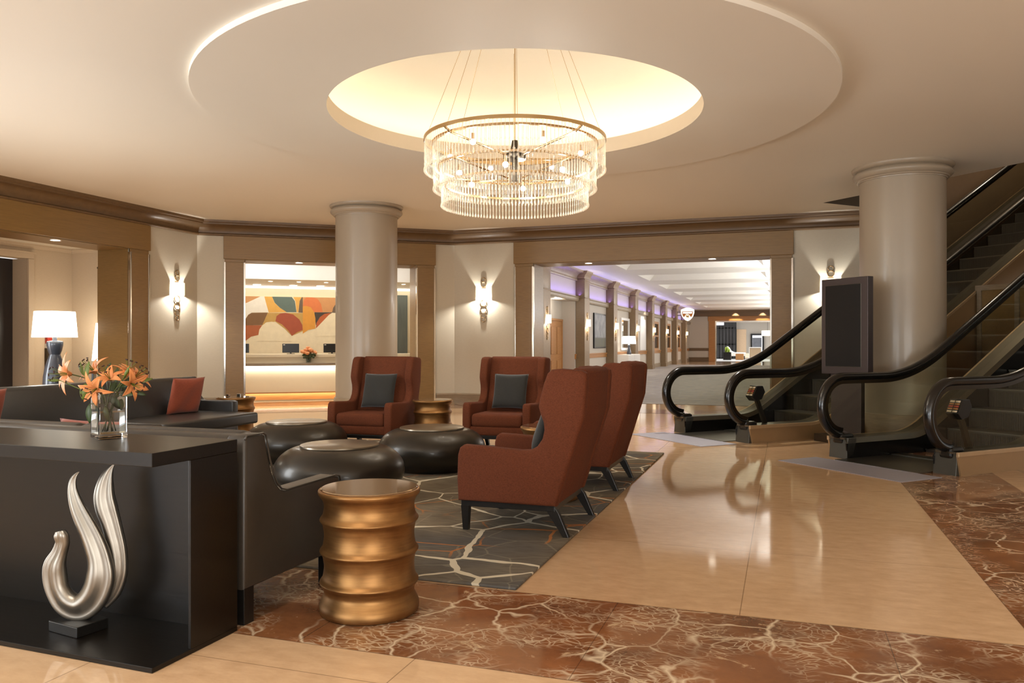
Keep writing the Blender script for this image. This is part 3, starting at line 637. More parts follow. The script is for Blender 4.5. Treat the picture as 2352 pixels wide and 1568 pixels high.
# painting, mirror, cabinet, lamp, openings
def onk(px, py, x=KX): return on_plane(px, py, (x, 0, 0), (1, 0, 0))
a, c = onk(1362, 712), onk(1388, 800); t = thing('painting', 'tall framed grey abstract painting on the corridor left wall', 'painting', (KX, a.y, 0)); w = c.y-a.y
z0, z1 = 1.13, 2.44
b = MB(); b.box(.0, 0, z0, .06, w, z1, .006); b.build('frame', M['blackwood'], t)
def mk_paint():
    t = NT('grey_canvas'); v = t.coord(); f = t.noise(v, 2.5, 6, .7); sz = t.n('SeparateXYZ'); t.t.links.new(v, sz.inputs[0])
    c = t.mix(t.ramp(f, .3, .7), lin((120, 122, 128)), lin((178, 178, 178))); g = t.mix(f, lin((112, 108, 70)), lin((90, 92, 100)))
    t.bsdf(t.mix(t.ramp(sz.outputs[2], 1.5, 1.56), g, c), .6); return t.m
b = MB(); b.box(.055, .06, z0+.06, .063, w-.06, z1-.06); b.build('canvas', mk_paint(), t)
a, c = onk(1424, 730), Vector((KX, 35.75, 0)); t = thing('mirror', 'white framed mirror above the white corridor cabinet', 'mirror', (KX, a.y, 0)); w = c.y-a.y
b = MB(); b.box(0, 0, 1.02, .07, .09, 2.42, .006); b.box(0, w-.09, 1.02, .07, w, 2.42, .006); b.box(0, .09, 1.02, .07, w-.09, 1.12); b.box(0, .09, 2.32, .07, w-.09, 2.42); b.build('frame', M['plasterwhite'], t)
b = MB(); b.box(.02, .08, 1.1, .035, w-.08, 2.34); b.build('mirror_glass', plain('mirror_silver', (235, 235, 232), .03, 1, var=.0), t)
t = thing('cabinet', 'low white two door cabinet under the corridor mirror', 'cabinet', (KX+.06, 32.9, 0)); w = 2.75
b = MB(); b.box(0, 0, .05, .48, w, .84, .006); b.build('body', M['plasterwhite'], t)
for k in (0, 1):
    b = MB(); b.box(.48, .02+k*w/2, .08, .5, w/2-.02+k*w/2, .82, .005); o = b.build('door', M['plasterwhite'], t)
t2 = thing('table_lamp', 'blue grey table lamp with wide white shade on the corridor cabinet', 'lamp', (KX+.34, 34.1, .84))
b = MB(); b.lathe([(0, 0), (.1, 0), (.105, .03), (.09, .12), (.06, .25), (.045, .32), (.05, .36), (.06, .4), (.03, .43), (0, .43)], 28); b.build('base', M['lampbase'], t2, smooth=True)
b = MB(); b.lathe([(.30, .45), (.27, .78)], 32); b.build('lamp_shade', M['shade'], t2, smooth=True); light('POINT', (KX+.34, 34.1, 1.45), 12, WARMW, .1)
a, c = onk(1469, 718), onk(1482, 806); b = MB(); b.box(0, 0, .98, .03, c.y-a.y, 2.5, .004); tag(place(b.build('panel', M['plasterwhite']), (KX+.004, a.y, 0)), 'bright white tall wall panel between corridor pilasters', 'panel')
light('SPOT', (KX+.8, (a.y+c.y)/2, 3.2), 60, (1, .97, .9), .05, aim((-.8, 0, -1.2)), spot_size=R(70))
for k in range(4, 7):
    y = PY[k]+.7; w = 2.9; t = thing('corridor_window', ('nearest', 'middle', 'farthest')[k-4]+' dark mullioned interior window between the far corridor pilasters', 'window', (KX, y, 0), 0, 'dark corridor windows')
    b = MB(); b.box(0, 0, .95, .06, .12, 2.5, .006); b.box(0, w-.12, .95, .06, w, 2.5, .006); b.box(0, .12, 2.38, .06, w-.12, 2.5); b.box(0, .12, .95, .06, w-.12, 1.06); b.box(.01, w/2-.04, 1.06, .05, w/2+.04, 2.38); b.box(.01, .12, 1.68, .05, w-.12, 1.76); b.build('frame', M['oakgold'], t)
    b = MB(); b.box(.005, .1, 1.04, .015, w-.1, 2.4); b.build('pane', plain('dark_window_glass', (44, 38, 32), .08, var=.1), t)
# lit shield sign hanging from the corridor wall
p = onk(1579, 721, -5.7); s_ = thing('shield_sign', 'lit white shield sign with orange panel and round emblem projecting into the corridor', 'sign', p)
k = (p-CAM).dot(FW)/FPX
def sh(s, y0): return [(x*s*k, (y0+y*s)*k) for x, y in ((-15, 10), (-11, 12), (-5, 14), (0, 15), (5, 14), (11, 12), (15, 10), (15, 3), (13, -4), (10, -9), (5, -14), (0, -16), (-5, -14), (-10, -9), (-13, -4), (-15, 3))]
b = MB(); b.prism(sh(1, 0), 'y', 0, .12, .01); b.build('sign_box', M['signlit'], s_)
b = MB(); b.prism([(x*k, y*k) for x, y in ((-12, 6), (12, 6), (12, 1), (10, -6), (6, -6), (0, -2), (-6, -6), (-10, -6), (-12, 1))], 'y', -.012, 0); b.build('sign_panel', emit('lit_orange_panel', (180, 108, 60), .55), s_)
b = MB()
for i in range(8): b.box((-10+i*2.6)*k, -.02, (1.2+.3*math.sin(i*2))*k, (-8.2+i*2.6)*k, -.012, 4.4*k)
b.build('lettering', emit('lit_letters', (255, 250, 240), 2), s_)
b = MB(); n = 24; b.sweep([(5.2*k*math.cos(2*PI*i/n), -.016, (-6+5.2*math.sin(2*PI*i/n))*k) for i in range(n)], [(.6*k*math.cos(j*PI/3), .6*k*math.sin(j*PI/3)) for j in range(6)], True); b.build('emblem_ring', M['signlit'], s_)
b = MB(); b.prism([(x*k, (y-6)*k) for x, y in ((-3.2, 2), (0, 2.6), (3.4, 2), (3, -1), (1.5, -3.6), (.6, -1.4), (-.6, -1), (-1.6, -2.6), (-3, 0))], 'y', -.02, -.01); b.build('emblem', emit('lit_emblem', (150, 110, 60), .8), s_)
b = MB(); b.box(-.95, .04, .1, -15*k, .08, .14); b.box(-.95, .04, -.1, -15*k, .08, -.06); b.build('bracket', M['black'], s_)
# far end of the corridor: wall, crown, shop opening
ez = lambda px, py: on_plane(px, py, (0, KE, 0), (0, 1, 0))
xo, xi = ez(1628, 700).x, ez(1643, 700).x; zo, zi = ez(1643, 723).z, ez(1643, 737).z
b = MB(); b.box(KX, KE, 0, xo, KE+.2, KZ+.2); b.box(xo, KE, zi, 4, KE+.2, KZ+.2); struct(b.build('wall_corridor_end', M['corridor']))
b = MB(); b.box(KX, KE-.22, 3.3, 4, KE, KZ+.1, .03); b.box(KX, KE-.28, 3.62, 4, KE, KZ+.1, .02); struct(b.build('trim_10', M['oakdark']))
b = MB(); b.box(xo-.05, KE-.06, zi, 4, KE+.01, 3.3); b.box(xo, KE-.07, 0, xi, KE+.2, zi, .01); struct(b.build('trim_11', M['oakgold']))
b = MB(); b.box(xi, KE-.06, 0, xi+.08, KE+.1, zi); b.box(xi+.08, KE-.06, zi-.1, 4, KE+.1, zi); struct(b.build('trim_12', M['chrome']))
b = MB(); b.box(KX, KE-.05, .78, xo, KE, .98, .01); b.box(KX, KE-.06, 0, xo, KE, .3, .01); struct(b.build('trim_13', M['oakdark']))
for i, px in enumerate((1690, 1752)):
    p = ez(px, 712); light('SPOT', (p.x, KE-.5, KZ-.06), 90, WARM, .03, aim((0, .38, -1)), spot_size=R(75), spot_blend=.5)
# shop beyond
q = lambda px, py, y: on_plane(px, py, (0, y, 0), (0, 1, 0))
SY = 72
b = MB(); b.box(-8, SY, 0, 6, SY+.2, 5); struct(b.build('wall_shop_back', M['corridor']))
b = MB(); b.box(-8, KE+.2, 4.2, 6, SY, 4.3); struct(b.build('ceiling_shop', plain('dark_shop_ceiling', (66, 66, 62), .7)))
y = SY-1; w0, w1 = q(1645, 800, y), q(1690, 750, y)
t = thing('storefront', 'dark glazed storefront with black mullions at the far end beyond the corridor', 'storefront', (w0.x, y, 0)); W = w1.x-w0.x
b = MB()
for i in range(7): b.box(i*W/6-.05, 0, 0, i*W/6+.05, .1, 3.9)
for z in (0, 1.2, 2.6, 3.8): b.box(0, 0, z, W, .1, z+.1)
b.build('frame', M['black'], t); b = MB(); b.box(0, .04, .1, W, .08, 3.8); b.build('glazing', plain('dark_storefront_glass', (70, 70, 72), .1, var=.5, scale=1.2), t)
b = MB(); b.box(.0, -.02, 2.9, .65, .0, 3.8); b.box(.95, -.02, 3.35, 2.3, 0, 3.85); b.build('lit_display', M['poster'], t)
a = q(1692, 756, SY-.1); c = q(1714, 772, SY-.1); b = MB(); b.box(a.x, SY-.06, .01, c.x, SY-.01, a.z, .01); tag(b.build('panel', plain('tan_panel_paint', (232, 198, 160), .5)), 'tan wall panel left of the lit poster beyond the corridor', 'panel')  # one even tan base colour
a = q(1724, 766, SY-.3); c = q(1755, 812, SY-.3); t = thing('poster_display', 'freestanding black framed lit white poster beyond the corridor', 'poster', ((a.x+c.x)/2, SY-.3, 0)); w = (c.x-a.x)/2; zt = a.z
b = MB(); b.box(-w, 0, .0, w, .15, zt, .01); b.build('frame', M['black'], t); b = MB(); b.box(-w+.15, -.02, .25, w-.15, 0, zt-.15); b.build('poster_face', M['poster'], t)
b = MB(); b.box(-.4, -.03, zt-1.85, .35, -.02, zt-.35, .01); b.build('poster_picture', plain('grey_print', (110, 112, 118), .4, var=.4, scale=3), t)
b = MB()
for i in range(3): b.box(-.7+.1*i, -.03, zt-2.2-.16*i, .7-.15*i, -.02, zt-2.14-.16*i)
b.build('poster_text', plain('grey_text', (160, 160, 168), .5), t)
for i in range(5): light('AREA', (-5+i*1.6, 66, 4.1), 80, (.95, .97, 1), 1.2)
y = 66.5
def at(px, z=0, yy=y):
    p = q(px, 800, yy); return Vector((p.x, yy, z))
g = 1/(FPX/ (Vector((at(1700).x, y, 0)).dot(FW)))
t = thing('lounge_chair', 'cream slipper lounge chair with curved back beyond the corridor', 'chair', at(1684, 0, 67.2))
b = MB(); prof = [(-.45, .3), (-.5, 1.05), (-.42, 1.08), (-.3, .98), (-.15, .72), (.1, .6), (.95, .58), (.98, .52), (.95, .3)]
b.prism(prof, 'y', -.4, .4, .03); b.build('seat', M['white'], t)
b = MB(); b.box(-.45, -.35, .0, -.38, .35, .3); b.box(.85, -.35, 0, .92, .35, .3); b.build('leg', M['black'], t)
t = thing('side_table', 'wooden cube side table beside the cream lounge chair', 'table', at(1699, 0, 66.0)); b = MB(); b.box(-.3, -.3, 0, .3, .3, .5, .02); b.build('body', M['oakgold'], t)
b = MB(); b.box(-.36, -.36, .5, .36, .36, .54, .01); b.build('tabletop', M['white'], t)
t = thing('planter', 'dark square planter with green plant beyond the corridor', 'planter', at(1670.5, 0, 65.6)); b = MB(); b.box(-.3, -.3, 0, .3, .3, .62, .02); b.build('pot', M['espresso'], t)
b = MB(); random.seed(5)
for i in range(40):
    a_ = random.random()*6.28; b.ball((.2*math.cos(a_)*random.random(), .2*math.sin(a_)*random.random(), .62+random.random()*.32), .09, 6, 4, (.5, 1, 1.5))
b.build('foliage', plain('bright_leaf', (150, 170, 60), .5, var=.3), t)
t = thing('bench', 'low grey bench between the cream chairs beyond the corridor', 'bench', at(1717, 0, 68.6)); b = MB(); b.box(-.55, -.3, .12, .55, .3, .5, .03); b.build('seat', M['alcove'], t); b = MB(); b.box(-.5, -.25, 0, -.44, .25, .12); b.box(.44, -.25, 0, .5, .25, .12); b.build('leg', M['steel'], t)
t = thing('lounge_chair', 'square tan lounge chair with white rails in front of the poster', 'chair', at(1735, 0, 66.4)); b = MB(); b.box(-.42, -.4, .2, .42, .4, .95, .03); b.build('seat', plain('tan_seat', (186, 160, 128), .7), t)
b = MB(); b.box(-.48, -.42, 0, -.42, .42, 1.0, .01); b.box(.42, -.42, 0, .48, .42, 1.0, .01); b.box(-.48, -.42, .96, .48, .42, 1.02, .01); b.build('frame', M['white'], t)
t = thing('pendant_lamp', 'bright white drum pendant hanging in the space beyond the corridor', 'lamp', (q(1763, 765, 66).x, 66, q(1763, 765, 66).z)); b = MB(); b.lathe([(.45, -.2), (.45, .2), (0, .2)], 24); b.build('lamp_shade', M['shade'], t, auto=40); b = MB(); b.box(-.01, -.01, .2, .01, .01, 4.2-t.location.z); b.build('cord', M['black'], t)
# ------------------------------------------------------------------ escalators
TAN = math.tan(R(30)); UB = 1.32; DZ0 = .235; ULEN = 10.2; EW = 1.6; BW = .27
def zdeck(u): return DZ0 + (0 if u < UB-.25 else (max(0, u-UB)*TAN if u > UB+.25 else (u-UB+.25)**2/(4*.25)*TAN))
def zrail(u):
    u0 = 1.27; h = .55
    return .925 + (0 if u < u0-h else ((u-u0)*TAN if u > u0+h else (u-u0+h)**2/(4*h)*TAN))
US = [0, .3, .6, .9, 1.07, 1.15, 1.23, 1.32, 1.4, 1.5, 1.57, 2, 3, 4, 5, 6, 7, 8, 9, ULEN]
def escalator(v0, label):
    t = thing('escalator', label, 'escalator', esc(0, v0), PI/4)
    for side, vin, nm in ((0, 1, 'far'), (1, -1, 'near')):
        # y = -v ; outer face at vo, glass at vg, inner skirt at vi
        vo = 0 if side == 0 else EW; vg = vo+vin*BW/2; vi = vo+vin*BW
        def prof(u0=0): return [(u, zdeck(u)) for u in US if u >= u0]
        # outer cladding down to the floor / truss underside
        top = [(u, zdeck(u)-.03) for u in US]; bot = [(ULEN, max(0, zdeck(ULEN)-1.15)), (1.1+2.0, max(0, zdeck(3.1)-1.15)), (2.6, 0), (.05, 0)]
        b = MB(); ya, yb = -vo, -(vo+vin*.02); b.prism(top+bot, 'y', ya, yb); b.build('cladding', M['clad'], t)
        b = MB(); ya, yb = -(vo+vin*.0), -(vo+vin*.03)
        b.prism([(u, zdeck(u)+.0) for u in US]+[(u, zdeck(u)-.045) for u in US[::-1]], 'y', -(vo-vin*.012), -(vo+vin*.02), .006); b.build('deck_trim', plain('pale_deck_trim', (196, 168, 132), .3, .5), t)
        b = MB(); top = [(u, zdeck(u)) for u in US]
        b.prism(top+[(u, zdeck(u)-.02) for u in US[::-1]], 'y', -(vo+vin*.021), -(vi-vin*.03)); 
        # sloped inner deck
        pr = []
        for u in US: pr.append((u, zdeck(u)))
        for (ua, za), (ub, zb) in zip(pr, pr[1:]): b.face([(ua, -(vi-vin*.03), za), (ub, -(vi-vin*.03), zb), (ub, -vi, zb-.06), (ua, -vi, za-.06)])
        b.build('deck', M['decksteel'], t, auto=50)
        b = MB(); b.prism([(u, zdeck(u)-.062) for u in US]+[(ULEN, zdeck(ULEN)-.55), (1.7, 0), (.02, 0)], 'y', -vi, -(vi-vin*.015)); b.build('skirt_panel', M['skirt'], t)
        # newel box
        b = MB(); b.prism([(-.0, 0), (.1, 0), (.16, .20), (.16, DZ0), (.03, DZ0), (.02, .2)], 'y', -(vo+vin*.02), -(vi-vin*.0), .006); b.build('newel', M['slate'], t)
        b = MB(); b.box(.0, -max(vg-.075, vg+.075), .16, .2, -min(vg-.075, vg+.075), .275, .03); b.build('handrail_inlet', M['rubber'], t)
        # handrail loop
        ang = [R(90)+R(178)*i/26 for i in range(27)]; cu, cz, rr = .085, .59, .335
        loop = [(cu+rr*math.cos(a), cz+rr*math.sin(a)) for a in ang][::-1]
        ru = [.3, .5, .65, .72]+[.72+1.1*i/12 for i in range(1, 13)]+[2.2, 3, 4, 5, 6, 7, 8, 9, ULEN]
        path = [(u, -vg, z) for u, z in loop]+[(u, -vg, zrail(u)) for u in ru]
        rp = [(.052*math.cos(2*PI*i/20)*(1 if abs(math.cos(2*PI*i/20)) < .8 else .97), .042*math.sin(2*PI*i/20)) for i in range(20)]
        b = MB(); b.sweep(path, rp, up=(0, 1, 0)); b.build('handrail', M['rubber'], t, smooth=True)
        inn = [(u+(.062*(cu-u)/rr if u < cu+.02 else 0), y_, z+((cz-z)/rr*.062 if u < cu+.02 else -.062)) for u, y_, z in path]
        b = MB(); b.sweep(inn, [(-.024, -.02), (.024, -.02), (.024, .022), (-.024, .022)], up=(0, 1, 0)); b.build('handrail_guide', M['darksteel'], t, auto=40)
        # glass balustrade
        gl = [(u, z) for u, z in [(cu+(rr-.07)*math.cos(a), cz+(rr-.07)*math.sin(a)) for a in ang][::-1]]
        b = MB(); poly = gl+[(u, zrail(u)-.07) for u in ru]+[(u, zdeck(u)-.01) for u in US[::-1] if u > .1]
        b.prism(poly, 'y', -(vg-.006), -(vg+.006)); b.build('glass_panel', M['pane'], t)
    # steps
    yi, yo = -(BW+.012), -(EW-BW-.012); k = 0
    b = MB(); b.box(-.2, yo-.0, -.0, .78, yi, .012); b.box(.72, yo, .012, .9, yi, .02); b.build('comb_plate', M['steel'], t)
    for k in range(0, 18):
        u = .92+.4*k; f = lambda uu: max(0, (uu-1.45))*TAN
        z = f(u+.2); zp = max(0, z-.231) if k else 0
        b = MB(); b.box(u, yo, z-.04, u+.42, yi, z, .004)
        if z > .02: b.box(u-.0, yo, max(0.0, z-.26), u+.02, yi, z-.04)
        if z > .1:
            m = 52
            for i in range(m): y_ = yo+(yi-yo)*(i+.5)/m; b.box(u-.006, y_-.004, max(.01, z-.23), u, y_+.004, z-.03)
        b.mi = 1; b.box(u-.008, yo, z-.012, u+.012, yi, z+.002)
        b.build('step', [M['step'], M['steel']], t)
    b = MB(); b.prism([(2.6, .0), (ULEN, zdeck(ULEN)-1.15), (ULEN, zdeck(ULEN)-.9), (2.2, 0)], 'y', -.03, -(EW-.03)); b.build('truss', M['skirt'], t)
    # notice head on a post inside the near newel loop
    h = thing('notice_post', '', ''); del h['label'], h['category']; h.parent = t; vg = EW-BW/2-.03
    b = MB(); b.sweep([(.42, -vg, DZ0-.01), (.3, -vg, .5), (.27, -vg, .56)], [(-.018, -.03), (.018, -.03), (.018, .03), (-.018, .03)], up=(0, 1, 0)); b.build('post', M['darksteel'], h)
    b = MB(); b.prism([(.14, .6), (.2, .54), (.3, .56), (.36, .66), (.32, .74), (.22, .74)], 'y', -(vg-.07), -(vg+.07), .006); b.build('notice_head', M['black'], h)
    b = MB(); d = Vector((.08, 0, .14)); o_ = Vector((.136, 0, .602)); nrm = Vector((-.868, 0, .496))
    for i, (c0, c1, mi) in enumerate(((.08, .2, 0), (.28, .36, 1), (.42, .56, 2), (.62, .7, 1), (.76, .9, 0))):
        b.mi = mi
        for y0_, y1_ in ((-.055, -.005), (.005, .055)):
            b.face([o_+d*c0+nrm*.002+Vector((0, -vg+y0_, 0)), o_+d*c0+nrm*.002+Vector((0, -vg+y1_, 0)), o_+d*c1+nrm*.002+Vector((0, -vg+y1_, 0)), o_+d*c1+nrm*.002+Vector((0, -vg+y0_, 0))])
    b.build('notice_label', [M['alcove'], M['oakgold'], plain('red_mark', (150, 60, 44), .5)], h)
    return t
escalator(0, 'escalator behind the sign board, its lower end nearest the orange chairs'); escalator(2.87, 'nearest escalator at the right edge, in front of the round column')
# steel landing plates, the reflected purple light put into their colour
for v0, lab in ((0, 'grey steel landing plate at the foot of the escalator behind the sign board'), (2.87, 'steel landing plate with a painted bluish reflection at the foot of the nearest escalator')):
    t = MB(); t.box(-.78, -(EW-.02), .0005, -.202, -.02, .006, .002); t.box(-.22, -(EW-BW-.01), .001, -.205, -(BW+.01), .008); o = place(t.build('landing_plate', plain('landing_steel_tinted', (168, 166, 178), .45, .5, var=.05)), esc(0, v0), PI/4); tag(o, lab, 'floor plate')
# ------------------------------------------------------------------ sign kiosk
kp = RT*4.163+FW*10.71; kk = thing('sign_kiosk', 'dark grey freestanding sign board with blank black screen between the escalators', 'sign board', (kp.x, kp.y, 0), -PI/4)
b = MB(); b.box(0, 0, .9, .74, .1, 2.155, .006); b.build('housing', M['kiosk'], kk)
b = MB(); b.box(.07, -.006, 1.0, .64, .0, 2.07, .002); b.build('screen_bezel', M['steel'], kk)
b = MB(); b.box(.075, -.01, 1.005, .635, -.004, 2.065, .002); b.build('screen', M['screen'], kk)
b = MB(); b.box(.14, .02, .1, .62, .09, .9, .004); b.build('pedestal', M['kiosk'], kk)
b = MB(); b.box(-.02, -.12, 0, .70, .22, .1, .006); b.build('plinth', M['darksteel'], kk)
# ------------------------------------------------------------------ rug
b = MB(); b.box(-6.42, 3.975, .001, -1.335, 9.47, .016, .005); tag(b.build('rug', M['rug']), 'grey brown area rug with cream web lines under the seating group', 'rug')
RZ = .016
# ------------------------------------------------------------------ wing chairs (local: front faces -y, floor at z 0)
def wing_chair(name_label, loc, rz):
    t = thing('wing_chair', name_label, 'armchair', loc, rz, 'rust wing chairs'); W = .42
    side = [(-.07, .205), (-.078, .35), (-.072, .52), (-.058, .568), (-.03, .588), (.1, .583), (.38, .568), (.45, .572), (.50, .6), (.535, .65), (.548, .71), (.543, .76), (.52, .82), (.508, .865), (.515, .91), (.545, 1.02), (.57, 1.085), (.6, 1.112), (.66, 1.118), (.8, 1.108), (.832, 1.09), (.838, 1.05), (.82, .81), (.63, .205)]
    for s in (-1, 1):
        b = MB(); b.prism(side, 'x', s*W, s*(W-.1), .022, 3); b.build('side_panel', M['orange'], t, auto=50)
    b = MB(); b.prism([(.42, .4), (.5, .42), (.6, .7), (.685, 1.06), (.7, 1.1), (.74, 1.122), (.81, 1.112), (.83, 1.085), (.815, .81), (.625, .21), (.5, .21)], 'x', -W+.09, W-.09, .02, 3); b.build('backrest', M['orange'], t, auto=50)
    b = MB(); vs = b.box(-W+.1, -.065, .3, W-.1, .52, .455, .045, 4)
    for v in vs:
        if v.co.z > .4: v.co.z += .03*max(0, 1-(v.co.x/(W-.1))**2)*max(0, 1-((v.co.y-.2)/.3)**2)
    b.build('seat_cushion', M['orange'], t, smooth=True)
    b = MB(); b.box(-W+.08, -.06, .205, W-.08, .6, .31, .02, 3); b.build('seat_base', M['orange'], t, auto=50)
    b = MB(); b.box(-W+.03, -.055, .165, W-.03, -.005, .206, .003); b.box(-W+.03, .565, .165, W-.03, .615, .206, .003); b.box(-W+.03, -.01, .165, -W+.07, .57, .206, .003); b.box(W-.07, -.01, .165, W-.03, .57, .206, .003); b.build('frame', M['blackwood'], t)
    for s in (-1, 1):
        x = s*(W-.055)
        b = MB(); b.sweep([(x, -.028, .17), (x, -.026, 0)], [(-.026, -.028), (.026, -.028), (.026, .028), (-.026, .028)], up=(1, 0, 0), scale=[1, .68]); b.build('leg', M['blackwood'], t)
        b = MB(); b.prism([(.52, .2), (.61, .2), (.64, .16), (.71, 0), (.67, 0), (.56, .165)], 'x', x-.022, x+.022, .003); b.build('leg', M['blackwood'], t)
    return t
wing_chair('rust wing chair nearest the camera, seen from behind in profile', (-2.055, 5.486, RZ), -PI/2)
wing_chair('rust wing chair directly behind the nearest one, mostly hidden by it', (-2.075, 7.246, RZ), -PI/2)
wing_chair('left one of the two rust wing chairs facing the camera, before the column', (-4.76, 8.40, RZ), R(2.5))
wing_chair('right one of the two rust wing chairs facing the camera, below the corridor sconce', (-3.18, 8.80, RZ), R(1))
# cushions
def cushion(label, loc, rot, mat, s=.44, th=.13, group='charcoal chair cushions', cat='cushion'):
    b = MB(); n = 22; vs = {}
    for sd in (1, -1):
        for i in range(n+1):
            for j in range(n+1):
                if sd == -1 and (i in (0, n) or j in (0, n)): vs[(sd, i, j)] = vs[(1, i, j)]; continue
                u, v = -1+2*i/n, -1+2*j/n; h = (max(0, (1-u**4))*max(0, (1-v**4)))**.55
                pin = 1-.05*(1-abs(v)**2)*abs(u)**3 if True else 1; pin2 = 1-.05*(1-abs(u)**2)*abs(v)**3
                wr = .006*math.sin(5*u+3*v)*h
                vs[(sd, i, j)] = b.bm.verts.new((u*s/2*pin, sd*(th/2*h+wr), v*s/2*pin2))
    for sd in (1, -1):
        for i in range(n):
            for j in range(n):
                q_ = [vs[(sd, i, j)], vs[(sd, i+1, j)], vs[(sd, i+1, j+1)], vs[(sd, i, j+1)]]
                b.bm.faces.new(q_ if sd == -1 else q_[::-1])
    o = b.build('throw_pillow', mat, smooth=True); o.location = loc; o.rotation_euler = rot; return tag(o, label, cat, group)
def chair_pillow(chair_loc, rz, label):
    m = Matrix.Rotation(rz, 4, 'Z'); q_ = m @ Vector((0.0, .475, .70)); cushion(label, Vector(chair_loc)+q_, (m @ Matrix.Rotation(R(-17), 4, 'X')).to_euler(), M['pillowgrey'])
chair_pillow((-2.055, 5.486, RZ), -PI/2, 'charcoal cushion on the nearest wing chair, seen edge on'); chair_pillow((-4.76, 8.40, RZ), R(2.5), 'charcoal cushion on the left wing chair before the round column'); chair_pillow((-3.18, 8.80, RZ), R(1), 'charcoal cushion on the right wing chair facing the camera')
chair_pillow((-2.075, 7.246, RZ), -PI/2, 'charcoal cushion on the wing chair behind the nearest one')
# ------------------------------------------------------------------ pebble coffee tables
def pebble(label, x, y, s=1):
    t = thing('coffee_table', label, 'coffee table', (x, y, RZ), 0, 'round bronze coffee tables')
    ctl = [(.40, 0), (.455, .035), (.51, .09), (.545, .155), (.552, .21), (.54, .27), (.505, .325), (.455, .368), (.4, .395), (.35, .407), (.325, .41)]
    pts = [(p.x*s, p.z) for p in smooth_path([(a, 0, c) for a, c in ctl], 4)]
    b = MB(); b.lathe([(0, 0)]+pts, 96); b.build('body', M['bronze'], t, smooth=True)
    b = MB(); b.lathe([(.325*s, .405), (.332*s, .413), (.330*s, .424), (.32*s, .427), (0, .427)], 72); b.build('top_disc', M['bronzetop'], t, auto=30)
pebble('round bronze coffee table behind the near leather sofa arm, front of the three', -3.60, 5.98); pebble('round bronze coffee table beside the far sofa, left of the three', -5.12, 7.60); pebble('round bronze coffee table on the right, before the right front wing chair', -3.44, 7.52)
# ------------------------------------------------------------------ gold drum side tables
def drum(label, x, y, z0=0):
    t = thing('drum_table', label, 'side table', (x, y, z0), 0, 'gold ribbed drum tables')
    ctl = [(.222, 0), (.236, .008), (.241, .028), (.238, .05), (.224, .08), (.217, .105), (.225, .13), (.234, .143), (.2385, .152), (.234, .161), (.225, .174), (.2195, .2), (.217, .227), (.2195, .254), (.225, .28), (.234, .293), (.2385, .302), (.234, .311), (.225, .324), (.2195, .35), (.217, .377), (.2195, .404), (.225, .43), (.234, .443), (.2385, .452), (.234, .461), (.225, .474), (.2195, .495), (.218, .52), (.225, .548), (.24, .568), (.246, .580), (.246, .590), (.240, .597), (.234, .597)]
    pts = [(p.x, p.z) for p in smooth_path([(a, 0, c) for a, c in ctl], 3)]
    b = MB(); b.lathe([(0, 0)]+pts+[(.234, .585), (0, .585)], 96); b.build('body', M['gold'], t, smooth=True)
    b = MB(); b.lathe([(.232, .586), (.233, .6), (.229, .603), (0, .603)], 72); b.build('mirror_top', M['mirrortop'], t, auto=30); return t
drum('nearest gold ribbed drum table standing on the red marble band', -1.915, 3.457); drum('gold ribbed drum table between the two wing chairs facing the camera', -4.07, 8.92, RZ); D3 = drum('gold ribbed drum table at the far end of the left sofa', -6.80, 8.72); drum('gold drum table mostly hidden between the two profile wing chairs', -1.84, 6.37, RZ)
# small coaster boxes on the far drum table
for dx, dy, s, lab in ((-.14, .02, .02, 'small glass cube at the left side of the far drum table top'), (.1, -.05, .03, 'small metal cube at the right side of the far drum table top')):
    b = MB(); b.box(-s, -s, 0, s, s, s*1.6, .004); o = tag(b.build('table_ornament', M['chrome']), lab, 'ornament', 'small cubes on the far drum table'); o.location = (-6.80+dx, 8.72+dy, .603)
# ------------------------------------------------------------------ leather sofas (local: origin at rear right corner seen from the back; +y towards the front, -x along the length)
def sofa(label, loc, rz, length, mat, nseat=2, seat_f=1.02):
    t = thing('sofa', label, 'sofa', loc, rz); L = length
    arm = [(0, .17), (.0, .86), (.012, .875), (.13, .878), (.15, .868), (.162, .82), (.18, .75), (.205, .68), (.235, .625), (.27, .592), (.31, .58), (.74, .586), (.785, .575), (.79, .55), (.79, .17)]
    for x0, x1 in ((-.11, 0), (-L, -L+.11)):
        b = MB(); b.prism(arm, 'x', x0, x1, .018, 3); b.build('arm', mat, t, auto=50)
    b = MB(); b.prism([(.03, .17), (.0, .85), (.02, .872), (.12, .872), (.15, .85), (.24, .42), (.24, .17)], 'x', -L+.10, -.10, .015, 3); b.build('back_frame', mat, t, auto=50)
    b = MB(); b.box(-L+.1, .1, .17, -.1, .83, .32, .02, 3); b.build('seat_base', mat, t, auto=50)
    w = (L-.22)/nseat
    for i in range(nseat):
        x0 = -L+.11+i*w
        b = MB(); vs = b.box(x0+.006, .2, .32, x0+w-.006, seat_f-.1, .455, .03, 4); b.build('seat_cushion', mat, t, auto=60)
        b = MB(); b.prism([(.13, .44), (.30, .44), (.295, .5), (.235, .83), (.21, .872), (.17, .882), (.125, .87), (.1, .8)], 'x', x0+.008, x0+w-.008, .028, 4); b.build('back_cushion', mat, t, auto=60)
    for x in (-.05, -L+.05):
        for y in (.05, .74):
            b = MB(); b.box(x-.035, y-.035, 0, x+.035, y+.035, .172, .004); b.build('leg', M['blackwood'], t)
    # seam piping along the outer edge of the right arm
    b = MB(); b.tube([(.001, p[0], p[1]) for p in arm[1:14]], .005, 6); b.build('piping', mat, t, smooth=True)
    return t
sofa('brown grey leather sofa seen from behind, backed against the dark console', (-2.335, 3.055, 0), R(-1.6), 2.35, M['leather2'])
